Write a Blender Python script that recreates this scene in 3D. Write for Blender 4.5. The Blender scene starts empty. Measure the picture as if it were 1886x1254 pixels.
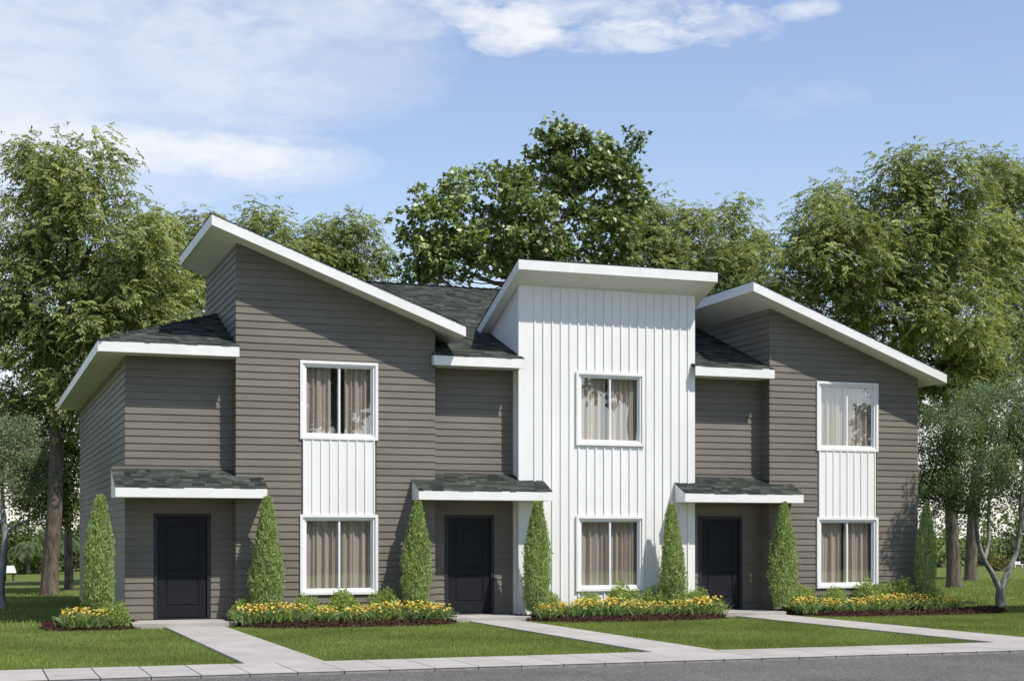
import bpy, math, random
import numpy as np
from mathutils import Vector, Matrix
R = math.radians
rng = np.random.default_rng(7)
random.seed(7)
SC = bpy.context.scene
COL = SC.collection

# ------------------------------------------------------------ camera, sky, sun, exposure
F, CX, HY, EYE = 2772.0, 943.0, 990.0, 1.79      # lens in photo pixels, horizon row, eye height
YAW = math.atan(998 / 2772)
S_, C_ = math.sin(YAW), math.cos(YAW)
cam = bpy.data.cameras.new('camera')
cam.sensor_fit = 'HORIZONTAL'; cam.sensor_width = 36
cam.lens = 36 * F / 1886
cam.shift_y = (HY - 627) / 1886
cam.clip_end = 5000
co = bpy.data.objects.new('camera', cam); COL.objects.link(co)
co.location = (0, 0, EYE); co.rotation_euler = (R(90), 0, -YAW)
SC.camera = co

SUNV = Vector((0.68, -1.0, 1.75)).normalized()
elev = math.asin(SUNV.z)
sun = bpy.data.lights.new('sun', 'SUN'); sun.energy = 5.0; sun.angle = R(0.55); sun.color = (1.0, 0.95, 0.875)
so = bpy.data.objects.new('sun', sun); COL.objects.link(so)
so.rotation_euler = SUNV.to_track_quat('Z', 'Y').to_euler(); so.location = (30, -20, 40)

W = bpy.data.worlds.new('World'); SC.world = W; W.use_nodes = True
nt = W.node_tree; nt.nodes.clear()
def N(t, **k):
    n = nt.nodes.new(t)
    for a, b in k.items(): setattr(n, a, b)
    return n
def math_(op, a, b=None, c=None, clamp=False):
    n = N('ShaderNodeMath', operation=op, use_clamp=clamp)
    for i, v in enumerate((a, b, c)):
        if v is None: continue
        if isinstance(v, (int, float)): n.inputs[i].default_value = v
        else: nt.links.new(v, n.inputs[i])
    return n.outputs[0]
sky = N('ShaderNodeTexSky', sky_type='NISHITA', sun_disc=False)
sky.sun_elevation = elev; sky.sun_rotation = math.atan2(SUNV.x, SUNV.y)
sky.altitude = 0; sky.air_density = 1.25; sky.dust_density = 0.12; sky.ozone_density = 3.0
tc = N('ShaderNodeTexCoord'); sp = N('ShaderNodeSeparateXYZ'); nt.links.new(tc.outputs['Generated'], sp.inputs[0])
# azimuth (0 = camera axis) and elevation of the ray, in degrees
az = math_('MULTIPLY', math_('ARCTAN2', sp.outputs[0], sp.outputs[1]), 57.2958)
el = math_('MULTIPLY', math_('ARCSINE', sp.outputs[2]), 57.2958)
cmb = N('ShaderNodeCombineXYZ'); nt.links.new(az, cmb.inputs[0]); nt.links.new(math_('MULTIPLY', el, 2.6), cmb.inputs[1])
nz = N('ShaderNodeTexNoise'); nz.inputs['Scale'].default_value = 0.13; nz.inputs['Detail'].default_value = 8; nz.inputs['Roughness'].default_value = 0.6; nz.inputs['Distortion'].default_value = 0.15
nt.links.new(cmb.outputs[0], nz.inputs['Vector'])
nz2 = N('ShaderNodeTexNoise'); nz2.inputs['Scale'].default_value = 0.55; nz2.inputs['Detail'].default_value = 7; nz2.inputs['Roughness'].default_value = 0.62; nz2.inputs['Distortion'].default_value = 0.25
nt.links.new(cmb.outputs[0], nz2.inputs['Vector'])
def mask(a0, e0, ra, re, pw=1.0):
    da = math_('DIVIDE', math_('SUBTRACT', az, a0), ra); de = math_('DIVIDE', math_('SUBTRACT', el, e0), re)
    d = math_('ADD', math_('MULTIPLY', da, da), math_('MULTIPLY', de, de))
    return math_('POWER', math_('SUBTRACT', 1.0, d, clamp=True), pw)
def px_dir(px, py):
    return math.degrees(YAW + math.atan((px - CX) / F)), math.degrees(math.atan((HY - py) / math.hypot(F, px - CX)))
tex = math_('ADD', math_('MULTIPLY', math_('SUBTRACT', nz2.outputs[0], 0.5), 2.1), math_('MULTIPLY', math_('SUBTRACT', nz.outputs[0], 0.5), 2.0))
cl = None
for (px, py, wx, wy, s, b, tg) in [(390, 285, 230, 40, .92, .10, .6), (530, 300, 170, 50, .4, .15, .4), (170, 262, 190, 44, .7, .05, .6), (1080, 14, 360, 42, .55, -.06, 1.35), (935, 52, 90, 46, .85, .06, 1.0), (1140, 66, 170, 30, .6, -.02, 1.3), (1330, 40, 140, 42, .45, -.05, 1.4), (1480, 18, 75, 22, .75, .08, .9),
                            (60, 150, 520, 230, .42, .22, .6), (540, 110, 300, 120, .36, .15, .3), (300, 0, 620, 90, .2, .05, .6), (0, 300, 200, 260, .45, .2, .3), (640, 10, 340, 60, .35, 0, .5), (1480, 185, 120, 34, .12, -.1, 1.2)]:
    a, e = px_dir(px, py)
    mk = mask(a, e, wx / 48.4 * 1.15, wy / 48.4 * 1.15, 0.75)
    v = math_('ADD', math_('MULTIPLY', mk, 1.15), math_('ADD', math_('MULTIPLY', tex, tg), b - .42))
    k = math_('MULTIPLY', math_('MULTIPLY', math_('MULTIPLY', v, 1.1, clamp=True), math_('MULTIPLY', mk, 3.0, clamp=True)), s, clamp=True)
    cl = k if cl is None else math_('SUBTRACT', 1.0, math_('MULTIPLY', math_('SUBTRACT', 1.0, cl), math_('SUBTRACT', 1.0, k)))
# the same kind of thin cloud goes on beyond the frame
dd = math_('ABSOLUTE', math_('SUBTRACT', az, 19.8))
outside = math_('MAXIMUM', math_('MULTIPLY', math_('SUBTRACT', dd, 20.0), 0.1, clamp=True), math_('MULTIPLY', math_('SUBTRACT', el, 21.0), 0.15, clamp=True), None)
gen = math_('MULTIPLY', math_('MULTIPLY', math_('ADD', tex, -.22, clamp=True), 1.5, clamp=True), math_('ADD', math_('MULTIPLY', outside, .5), .04))
cl = math_('SUBTRACT', 1.0, math_('MULTIPLY', math_('SUBTRACT', 1.0, cl), math_('SUBTRACT', 1.0, gen)), clamp=True)
haze = math_('MULTIPLY', math_('POWER', math_('SUBTRACT', 1.0, math_('MULTIPLY', el, 1 / 9.0), clamp=True), 1.6), .85, clamp=True)   # pale band all round the horizon
cl = math_('SUBTRACT', 1.0, math_('MULTIPLY', math_('SUBTRACT', 1.0, cl), math_('SUBTRACT', 1.0, haze)), clamp=True)
mix = N('ShaderNodeMixRGB'); nt.links.new(cl, mix.inputs[0])
grade = N('ShaderNodeMixRGB', blend_type='MULTIPLY'); grade.inputs[0].default_value = 1; grade.inputs[2].default_value = (1.40, 1.21, 1.22, 1)
nt.links.new(sky.outputs[0], grade.inputs[1]); nt.links.new(grade.outputs[0], mix.inputs[1])
mix.inputs[2].default_value = (6.9, 7.05, 7.3, 1)
bg = N('ShaderNodeBackground'); bg.inputs[1].default_value = 0.128
wo = N('ShaderNodeOutputWorld'); nt.links.new(mix.outputs[0], bg.inputs[0]); nt.links.new(bg.outputs[0], wo.inputs[0])
SC.view_settings.view_transform = 'Standard'; SC.view_settings.look = 'None'
SC.view_settings.exposure = 0.1; SC.view_settings.gamma = 1; SC.view_settings.use_curve_mapping = False
SC.cycles.max_bounces = 8; SC.cycles.transparent_max_bounces = 12

# ------------------------------------------------------------ materials
def mat(name, col=(.5, .5, .5), rough=.6, spec=.4, build=None):
    m = bpy.data.materials.new(name); m.use_nodes = True
    b = m.node_tree.nodes['Principled BSDF']
    b.inputs['Base Color'].default_value = (*col, 1); b.inputs['Roughness'].default_value = rough
    b.inputs['Specular IOR Level'].default_value = spec
    if build: build(m.node_tree, b)
    return m
def nd(t, typ, **k):
    n = t.nodes.new(typ)
    for a, b in k.items():
        if a in n.inputs: n.inputs[a].default_value = b
        else: setattr(n, a, b)
    return n
def vary(c0, c1, scale=(1, 1, 1), nscale=3.0, detail=5, bump=0.0, bscale=None, bdist=.01, obj=0.0, attr=None, lo=.35, hi=.65, coord='Object', brough=.6):
    """base colour runs between c0 and c1 by noise; optional fine relief; optional per-object / per-piece shade"""
    def f(t, b):
        tc = nd(t, 'ShaderNodeTexCoord'); mp = nd(t, 'ShaderNodeMapping'); mp.inputs['Scale'].default_value = scale
        if coord == 'World':
            g = nd(t, 'ShaderNodeNewGeometry'); t.links.new(g.outputs['Position'], mp.inputs[0])
        else: t.links.new(tc.outputs[coord], mp.inputs[0])
        n = nd(t, 'ShaderNodeTexNoise', Scale=nscale, Detail=detail, Roughness=.6); t.links.new(mp.outputs[0], n.inputs['Vector'])
        mr = nd(t, 'ShaderNodeMapRange'); mr.inputs[1].default_value = lo; mr.inputs[2].default_value = hi; t.links.new(n.outputs[0], mr.inputs[0])
        mx = nd(t, 'ShaderNodeMixRGB'); mx.inputs[1].default_value = (*c0, 1); mx.inputs[2].default_value = (*c1, 1); t.links.new(mr.outputs[0], mx.inputs[0])
        out = mx.outputs[0]
        if obj:
            oi = nd(t, 'ShaderNodeObjectInfo'); r2 = nd(t, 'ShaderNodeMapRange'); r2.inputs[3].default_value = 1 - obj; r2.inputs[4].default_value = 1 + obj
            t.links.new(oi.outputs['Random'], r2.inputs[0])
            mm = nd(t, 'ShaderNodeMixRGB', blend_type='MULTIPLY'); mm.inputs[0].default_value = 1; t.links.new(out, mm.inputs[1]); t.links.new(r2.outputs[0], mm.inputs[2]); out = mm.outputs[0]
        if attr:
            at = nd(t, 'ShaderNodeAttribute', attribute_name='tint')
            mm = nd(t, 'ShaderNodeMixRGB', blend_type='MULTIPLY'); mm.inputs[0].default_value = 1; t.links.new(out, mm.inputs[1]); t.links.new(at.outputs['Color'], mm.inputs[2]); out = mm.outputs[0]
        t.links.new(out, b.inputs['Base Color'])
        if bump:
            n2 = nd(t, 'ShaderNodeTexNoise', Scale=bscale or nscale * 8, Detail=6, Roughness=brough); t.links.new(mp.outputs[0], n2.inputs['Vector'])
            bp = nd(t, 'ShaderNodeBump', Strength=bump, Distance=bdist); t.links.new(n2.outputs[0], bp.inputs['Height']); t.links.new(bp.outputs[0], b.inputs['Normal'])
    return f
M = {}
M['siding'] = mat('grey_siding_paint', rough=.6, spec=.3, build=vary((.142, .126, .101), (.176, .157, .127), (.4, .4, 1.6), 1.6, 8, .3, 34, .004, obj=.055, coord='World'))
M['white'] = mat('white_paint', rough=.5, spec=.35, build=vary((.74, .73, .70), (.80, .79, .765), (1, 1, .35), 1.6, 6, .12, 40, .003, coord='World'))
M['trim'] = mat('white_trim_paint', rough=.45, spec=.4, build=vary((.73, .72, .69), (.80, .79, .76), (1, 1, 1), 1.8, 8, .08, 30, .003, coord='World'))
M['vinyl'] = mat('white_vinyl', (.80, .80, .79), .35, .5)
M['shingle'] = mat('asphalt_shingle', rough=.9, spec=.15, build=vary((.036, .040, .034), (.052, .057, .049), (1, 1, 1), 14, 6, .6, 90, .006, attr=True, coord='World'))
M['door'] = mat('black_door_paint', (.012, .012, .016), .55, .2, build=vary((.010, .0105, .014), (.014, .0145, .019), (1, 1, 1), 3, 3, .05, 60, .002))
M['door_frame'] = mat('charcoal_door_frame_paint', (.016, .017, .021), .5, .4)
M['room'] = mat('room_wall', (.30, .28, .26), .8, .2)
M['concrete'] = mat('pale_concrete', rough=.85, spec=.2, build=vary((.33, .305, .275), (.42, .39, .355), (1, 1, 1), 1.1, 10, .3, 45, .004, obj=.035, coord='World'))
M['kerb'] = mat('kerb_concrete', rough=.9, spec=.2, build=vary((.20, .195, .19), (.30, .29, .28), (1, 1, 1), 8, 8, .4, 50, .005, coord='World'))
M['joint'] = mat('joint_dirt', (.06, .055, .05), .95, .1)
def asphalt(t, b):
    g = nd(t, 'ShaderNodeNewGeometry')
    n = nd(t, 'ShaderNodeTexNoise', Scale=34.0, Detail=7, Roughness=.75); t.links.new(g.outputs['Position'], n.inputs['Vector'])
    v = nd(t, 'ShaderNodeTexVoronoi', Scale=55.0); t.links.new(g.outputs['Position'], v.inputs['Vector'])
    n3 = nd(t, 'ShaderNodeTexNoise', Scale=.7, Detail=4, Roughness=.6); t.links.new(g.outputs['Position'], n3.inputs['Vector'])
    cr = nd(t, 'ShaderNodeValToRGB'); e = cr.color_ramp.elements; e[0].position = .38; e[0].color = (.036, .032, .027, 1); e[1].position = .64; e[1].color = (.235, .208, .178, 1)
    mx = nd(t, 'ShaderNodeMixRGB', blend_type='MULTIPLY'); mx.inputs[0].default_value = .5
    t.links.new(n.outputs[0], cr.inputs[0]); t.links.new(cr.outputs[0], mx.inputs[1]); t.links.new(v.outputs['Color'], mx.inputs[2])
    hs = nd(t, 'ShaderNodeHueSaturation'); hs.inputs['Saturation'].default_value = .55; hs.inputs['Value'].default_value = 1.2; t.links.new(mx.outputs[0], hs.inputs['Color'])
    m2 = nd(t, 'ShaderNodeMixRGB', blend_type='MULTIPLY'); m2.inputs[0].default_value = 1
    r = nd(t, 'ShaderNodeMapRange'); r.inputs[1].default_value = .3; r.inputs[2].default_value = .7; r.inputs[3].default_value = .82; r.inputs[4].default_value = 1.12
    t.links.new(n3.outputs[0], r.inputs[0]); t.links.new(hs.outputs[0], m2.inputs[1]); t.links.new(r.outputs[0], m2.inputs[2])
    t.links.new(m2.outputs[0], b.inputs['Base Color'])
    bp = nd(t, 'ShaderNodeBump', Strength=.7, Distance=.012); t.links.new(n.outputs[0], bp.inputs['Height']); t.links.new(bp.outputs[0], b.inputs['Normal'])
M['asphalt'] = mat('asphalt', rough=.9, spec=.25, build=asphalt)
M['soil'] = mat('lawn_soil', rough=.95, spec=.05, build=vary((.085, .115, .026), (.15, .18, .05), (1, 1, 1), 5, 9, .8, 40, .03, coord='World'))
M['mulch'] = mat('bark_mulch', rough=.95, spec=.1, build=vary((.034, .017, .012), (.080, .042, .030), (1, 1, 1), 25, 5, .5, 60, .01, attr=True, coord='World'))
def leafmat(name, trans=.32, rough=.5, spec=.25):
    m = bpy.data.materials.new(name); m.use_nodes = True; t = m.node_tree; b = t.nodes['Principled BSDF']; o = t.nodes['Material Output']
    at = nd(t, 'ShaderNodeAttribute', attribute_name='tint')
    t.links.new(at.outputs['Color'], b.inputs['Base Color']); b.inputs['Roughness'].default_value = rough; b.inputs['Specular IOR Level'].default_value = spec
    tr = nd(t, 'ShaderNodeBsdfTranslucent'); g = nd(t, 'ShaderNodeMixRGB', blend_type='MULTIPLY'); g.inputs[0].default_value = 1; g.inputs[2].default_value = (1.5, 1.45, .6, 1)
    t.links.new(at.outputs['Color'], g.inputs[1]); t.links.new(g.outputs[0], tr.inputs[0])
    mx = nd(t, 'ShaderNodeMixShader'); mx.inputs[0].default_value = trans
    t.links.new(b.outputs[0], mx.inputs[1]); t.links.new(tr.outputs[0], mx.inputs[2]); t.links.new(mx.outputs[0], o.inputs[0])
    return m
M['leaf'] = leafmat('leaf', .36); M['bigleaf'] = leafmat('glossy_leaf', .25, .38, .5); M['grass'] = leafmat('grass_blade', .3, .6, .15); M['petal'] = leafmat('petal', .25, .6, .15)
M['bark'] = mat('bark', rough=.95, spec=.1, build=vary((.075, .060, .046), (.20, .165, .13), (2.2, 2.2, .5), 4.0, 8, 1.0, 9, .05))
M['bark_grey'] = mat('smooth_grey_bark', rough=.9, spec=.1, build=vary((.16, .155, .145), (.34, .33, .31), (2, 2, 1), 3.0, 8, .6, 12, .03))
M['bark_thin'] = mat('branch_bark', rough=.9, spec=.1, build=vary((.10, .085, .07), (.22, .19, .16), (1, 1, 1), 3, 5, .4, 12, .02))
M['pale'] = mat('weathered_pale_wood', rough=.8, build=vary((.5, .47, .42), (.72, .70, .64), (1, 1, 1), 8, 5))
M['dark_wood'] = mat('dark_wood', (.05, .04, .03), .8)
def glass(t, b):
    o = t.nodes['Material Output']; t.nodes.remove(b)
    gl = nd(t, 'ShaderNodeBsdfGlossy', Roughness=.0, Color=(.93, .96, 1, 1)); tp = nd(t, 'ShaderNodeBsdfTransparent', Color=(.95, .955, .95, 1))
    lw = nd(t, 'ShaderNodeFresnel', IOR=2.0); mr = nd(t, 'ShaderNodeMapRange'); mr.inputs[1].default_value = 0; mr.inputs[2].default_value = 1; mr.inputs[3].default_value = .13; mr.inputs[4].default_value = 1
    n = nd(t, 'ShaderNodeTexNoise', Scale=.9, Detail=1); g = nd(t, 'ShaderNodeNewGeometry'); t.links.new(g.outputs['Position'], n.inputs['Vector'])
    bp = nd(t, 'ShaderNodeBump', Strength=.05, Distance=.05); t.links.new(n.outputs[0], bp.inputs['Height']); t.links.new(bp.outputs[0], gl.inputs['Normal'])
    mx = nd(t, 'ShaderNodeMixShader'); t.links.new(lw.outputs[0], mr.inputs[0]); fr = nd(t, 'ShaderNodeMath', operation='SUBTRACT'); fr.inputs[0].default_value = 1; t.links.new(g.outputs['Backfacing'], fr.inputs[1]); mu = nd(t, 'ShaderNodeMath', operation='MULTIPLY'); t.links.new(mr.outputs[0], mu.inputs[0]); t.links.new(fr.outputs[0], mu.inputs[1]); t.links.new(mu.outputs[0], mx.inputs[0])
    t.links.new(tp.outputs[0], mx.inputs[1]); t.links.new(gl.outputs[0], mx.inputs[2]); t.links.new(mx.outputs[0], o.inputs[0])
M['glass'] = mat('window_glass', build=glass)
def cloth(t, b):
    o = t.nodes['Material Output']; b.inputs['Base Color'].default_value = (.74, .64, .55, 1); b.inputs['Roughness'].default_value = .9
    tr = nd(t, 'ShaderNodeBsdfTranslucent', Color=(.4, .35, .3, 1)); mx = nd(t, 'ShaderNodeMixShader'); mx.inputs[0].default_value = .25
    t.links.new(b.outputs[0], mx.inputs[1]); t.links.new(tr.outputs[0], mx.inputs[2]); t.links.new(mx.outputs[0], o.inputs[0])
M['curtain'] = mat('beige_curtain', build=cloth)

# ------------------------------------------------------------ object helpers
def link(name, me, parent=None, label=None, cat=None, group=None, kind=None, loc=None):
    o = bpy.data.objects.new(name, me); COL.objects.link(o)
    if parent: o.parent = parent
    if loc is not None: o.location = loc
    for k, v in (('label', label), ('category', cat), ('group', group), ('kind', kind)):
        if v: o[k] = v
    return o
class MB:
    def __init__(s): s.v = []; s.f = []
    def poly(s, pts, faces):
        b = len(s.v); s.v += [tuple(p) for p in pts]; s.f += [tuple(i + b for i in f) for f in faces]; return s
    def hexa(s, p):      # p: 4 bottom + 4 top corners, counter-clockwise from above
        return s.poly(p, [(3, 2, 1, 0), (4, 5, 6, 7), (0, 1, 5, 4), (1, 2, 6, 5), (2, 3, 7, 6), (3, 0, 4, 7)])
    def box(s, x0, x1, y0, y1, z0, z1):
        return s.hexa([(x0, y0, z0), (x1, y0, z0), (x1, y1, z0), (x0, y1, z0), (x0, y0, z1), (x1, y0, z1), (x1, y1, z1), (x0, y1, z1)])
    def slab(s, plan, zt, th):   # plan ccw polygon, zt(x,y) top height, th thickness (number or function giving bottom height)
        n = len(plan); zb = th if callable(th) else (lambda x, y: zt(x, y) - th)
        pts = [(x, y, zb(x, y)) for x, y in plan] + [(x, y, zt(x, y)) for x, y in plan]
        return s.poly(pts, [tuple(range(n - 1, -1, -1)), tuple(range(n, 2 * n))] + [(i, (i + 1) % n, n + (i + 1) % n, n + i) for i in range(n)])
    def extr(s, prof, ax, a0, a1):   # prof polygon in the other two axes, extruded along x ('x') or y ('y')
        n = len(prof)
        P = {'x': lambda a, p: (a, p[0], p[1]), 'y': lambda a, p: (p[0], a, p[1]), 'z': lambda a, p: (p[0], p[1], a)}[ax]
        pts = [P(a0, p) for p in prof] + [P(a1, p) for p in prof]
        return s.poly(pts, [tuple(range(n - 1, -1, -1)), tuple(range(n, 2 * n))] + [(i, (i + 1) % n, n + (i + 1) % n, n + i) for i in range(n)])
    def mesh(s, name, m, smooth=False, bevel=0):
        me = bpy.data.meshes.new(name); me.from_pydata(s.v, [], s.f); me.materials.append(M[m])
        me.validate()
        import bmesh
        bm = bmesh.new(); bm.from_mesh(me); bmesh.ops.recalc_face_normals(bm, faces=bm.faces)
        if bevel: bmesh.ops.bevel(bm, geom=list(bm.edges), offset=bevel, segments=1, affect='EDGES')
        bm.to_mesh(me); bm.free()
        if smooth: me.polygons.foreach_set('use_smooth', [True] * len(me.polygons))
        return me
    def build(s, name, m, parent=None, smooth=False, bevel=0, **k):
        return link(name, s.mesh(name, m, smooth, bevel), parent, **k)
def npmesh(name, V, Fc, m, tint=None, smooth=False):
    """V (n,3), Fc (k,3|4) ints, tint (k,3) colour per face"""
    V = np.ascontiguousarray(V, dtype=np.float32); Fc = np.ascontiguousarray(Fc, dtype=np.int32); k, c = Fc.shape
    me = bpy.data.meshes.new(name); me.vertices.add(len(V)); me.vertices.foreach_set('co', V.ravel())
    me.loops.add(k * c); me.loops.foreach_set('vertex_index', Fc.ravel())
    me.polygons.add(k); me.polygons.foreach_set('loop_start', np.arange(0, k * c, c, dtype=np.int32))
    try: me.polygons.foreach_set('loop_total', np.full(k, c, dtype=np.int32))
    except Exception: pass
    me.update(calc_edges=True)
    if tint is not None:
        a = me.attributes.new('tint', 'FLOAT_COLOR', 'FACE'); t4 = np.ones((k, 4), np.float32); t4[:, :3] = tint; a.data.foreach_set('color', t4.ravel())
    me.materials.append(M[m])
    if smooth: me.polygons.foreach_set('use_smooth', np.ones(k, bool))
    return me
def empty(name, loc, label, cat, group=None):
    return link(name, None, None, label, cat, group, None, loc)
def at(px, py, Y):
    """the point of the plane Y = const that the photo shows at (px, py)"""
    k = (px - CX) / F; d = Y / (C_ - k * S_)
    return np.array([k * d * C_ + d * S_, Y, EYE - (py - HY) * d / F])
def ground(px, py, Z=0.):
    d = (EYE - Z) * F / (py - HY); r = (px - CX) / F * d
    return np.array([r * C_ + d * S_, -r * S_ + d * C_, Z])
def mpp(P): return (P[0] * S_ + P[1] * C_) / F     # metres per photo pixel at point P

# ------------------------------------------------------------ ground
GZ = -0.06
MB().box(-1800, 1900, -900, 2600, -1.0, GZ).build('ground', 'soil', kind='structure', label='green lawn ground reaching to the tree line')
YR0, YR1, YS1 = 6.0, 19.93, 21.53
MB().box(-250, 300, YR0, YR1 + .0, -.5, -.05).build('road', 'asphalt', kind='structure', label='grey asphalt road along the bottom of the view')
sw = MB().box(-250, 300, YR1 + .13, YS1, -.5, -.017).build('sidewalk', 'joint', kind='structure', label='pale concrete sidewalk of narrow slabs along the road')
PITCH = .639
sx = 1.576 - PITCH * 5
slab_me = {}
for i in range(44):
    x0 = sx + PITCH * i; g = .013
    key = i % 4
    b = MB().box(0, PITCH - g, YR1 - .003, YS1 - .001, -.016, random.uniform(-.0015, .0015))
    ks = MB().box(0, PITCH - g, YR1 + .004, YR1 + .12, -.3, -.0165).build('kerb_stone', 'kerb', sw, bevel=.003); ks.location = (x0, 0, 0)
    o = b.build('paving_slab', 'concrete', sw, bevel=.004); o.location = (x0, 0, 0)
MB().box(-250, sx - .01, YR1 - .003, YS1 - .001, -.3, 0).build('paving_strip', 'concrete', sw, bevel=.004)
MB().box(sx + PITCH * 44 + .005, 300, YR1 - .003, YS1 - .001, -.047, 0).build('paving_strip', 'concrete', sw, bevel=.004)
WALKS = [(3.69, 4.85, 'left'), (10.11, 11.22, 'middle'), (16.56, 17.85, 'right')]
for (a, b, nm) in WALKS:
    MB().box(a, b, YS1 + .008, 30.795, -.3, .004).build('walkway', 'concrete', kind='structure', bevel=.006, label='pale concrete walkway from the sidewalk to the %s door' % nm)

# ------------------------------------------------------------ the townhouse building
YB, YE, YBK, XL, XR = 31.6, 32.0, 45.7, 3.03, 22.03
B1 = (5.25, 9.58); B2 = (11.558, 15.915); B3 = (17.896, 22.03)
house = empty('townhouse_building', (12.5, 31.6, 0), 'two-storey row of three attached grey and white townhouses with sloping shed roofs', 'building')
hinv = Vector((-12.5, -31.6, 0))
def hb(mb, name, m, parent=None, **k):          # a part of the house, modelled in world coordinates
    if parent is None or parent is house:
        o = mb.build(name, m, house, **k); o.location = hinv
    else: o = mb.build(name, m, parent, **k)
    return o
def hn(name, me, parent=None, **k):
    o = link(name, me, parent or house, **k)
    if parent is None or parent is house: o.location = hinv
    return o

# siding: every course is one wedge-shaped board, cut at openings and at the rake
EXPO = .1524
boards = []       # (area, wall object, vertices)
def board_verts(orient, plane, b0, b1, t0, t1, z0, z1):
    out0, out1 = .023, .004
    P = (lambda u, o, z: (u, plane - o, z)) if orient == 'front' else (lambda u, o, z: (plane - o, u, z))
    return [P(b0, -.001, z0), P(b1, -.001, z0), P(b1, out0, z0), P(b0, out0, z0), P(t0, -.001, z1), P(t1, -.001, z1), P(t1, out1, z1), P(t0, out1, z1)]
BF = [(3, 2, 1, 0), (4, 5, 6, 7), (0, 1, 5, 4), (1, 2, 6, 5), (2, 3, 7, 6), (3, 0, 4, 7)]
def siding(wall, orient, plane, u0, u1, z0, z1, cuts=(), rake=None, lowcut=None, weight=1.0):
    """courses from z0 to z1; cuts = (u0,u1,z0,z1) openings; rake(z) = largest u below the rake at height z"""
    n0 = math.floor((z0 - .1) / EXPO)
    for i in range(n0, 60):
        a = max(.1 + i * EXPO, z0); b = min(.1 + (i + 1) * EXPO, z1)
        if b - a < .02: continue
        spans = [(u0, u1, a, b)]
        for (c0, c1, d0, d1) in cuts:
            ns = []
            for (p, q, za, zb) in spans:
                if d1 <= za + .001 or d0 >= zb - .001 or c1 <= p or c0 >= q: ns.append((p, q, za, zb)); continue
                if c0 > p: ns.append((p, c0, za, zb))
                if c1 < q: ns.append((c1, q, za, zb))
                m0, m1 = max(p, c0), min(q, c1)
                if d0 > za + .015: ns.append((m0, m1, za, d0))
                if d1 < zb - .015: ns.append((m0, m1, d1, zb))
            spans = ns
        for (p, q, za, zb) in spans:
            t1, b1 = q, q
            if rake: b1 = min(q, rake(za)); t1 = min(q, rake(zb))
            if b1 - p < .03: continue
            t1 = max(t1, p + .005)
            boards.append(((b1 - p) * (zb - za) * weight, wall, board_verts(orient, plane, p, b1, p, t1, za, zb)))

# window and panel rectangles (trim outer edge): x0, x1, z0, z1
WX = [(6.585, 8.29), (12.907, 14.60), (19.154, 20.873)]
ZL, ZU = (.575, 2.286), (3.885, 5.555)
OP = .105                                                # trim edge to opening
# roofs
SL1 = (8.395 - 6.355) / (10.10 - 4.64)
z_b1 = lambda x, y: 8.395 - SL1 * (x - 4.64)
SL3 = (7.72 - 5.765) / (22.45 - 17.12)
z_b3 = lambda x, y: 7.735 - SL3 * (x - 17.12)
z_b2 = lambda x, y: 7.89 - .4 * (y - 30.99)
EV, PIT = 5.766, .375
z_front = lambda x, y: EV + PIT * (y - 31.39)
z_left = lambda x, y: EV + PIT * (x - 2.42)
z_right = lambda x, y: EV + PIT * (22.45 - x)
z_back = lambda x, y: EV + PIT * (46.31 - y)

def front_wall(name, x0, x1, Y, ztop, openings, m, label=None, th=.14):
    """wall core with real openings; ztop(x) top; openings (x0,x1,z0,z1) sharing one x range"""
    mb = MB()
    def pc(a, b, z0, zt):
        za, zb_ = (zt(a), zt(b)) if callable(zt) else (zt, zt)
        mb.hexa([(a, Y, z0), (b, Y, z0), (b, Y + th, z0), (a, Y + th, z0), (a, Y, za), (b, Y, zb_), (b, Y + th, zb_), (a, Y + th, za)])
    if openings:
        o0, o1 = openings[0][0], openings[0][1]
        pc(x0, o0, -.2, ztop); pc(o1, x1, -.2, ztop); z = -.2
        for (_, _, a, b) in sorted(openings, key=lambda q: q[2]):
            if a > z: pc(o0, o1, z, a)
            z = b
        pc(o0, o1, z, ztop)
    else: pc(x0, x1, -.2, ztop)
    return hb(mb, name, m, label=label)
w_op = lambda i: [(WX[i][0] + OP, WX[i][1] - OP, ZL[0] + OP, ZL[1] - OP), (WX[i][0] + OP, WX[i][1] - OP, ZU[0] + OP, ZU[1] - OP)]
TH = .215       # roof thickness measured vertically
wall1 = front_wall('front_wall', *B1, YB, lambda x: z_b1(x, 0) - TH, w_op(0), 'siding', 'grey clapboard front of the left bay')
wall3 = front_wall('front_wall', *B3, YB, lambda x: z_b3(x, 0) - TH - .01, w_op(2), 'siding', 'grey clapboard front of the right bay')
wall2 = front_wall('front_wall', *B2, YB, lambda x: 7.89 - TH - .4 * .61, w_op(1), 'white', 'white board-and-batten front of the middle bay')
DOORS = [(3.671, 4.691), (10.005, 11.005), (16.274, 17.285)]
ENT = [(XL, 5.25), (9.58, 11.558), (15.915, 17.896)]
DZ = (.105, 2.225)
DF = .078
went = []
for (e0, e1), (d0, d1), nm in zip(ENT, DOORS, ('left', 'middle', 'right')):
    went.append(front_wall('entry_wall', e0, e1, YE, lambda x: 5.556, [(d0, d1, DZ[0], DZ[1])], 'siding', 'grey recessed wall above the %s door' % nm))
lw = hb(MB().box(XL, XL + .14, YE + .14, YBK - .002, -.2, 5.556), 'side_wall', 'siding', label='grey clapboard side wall at the left end')
rw = hb(MB().box(XR - .14, XR, YB + .142, YBK - .002, -.2, 5.5), 'side_wall', 'siding', label='grey side wall at the right end')
hb(MB().box(XL, XR, YBK, YBK + .14, -.2, 5.5), 'back_wall', 'siding')
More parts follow.
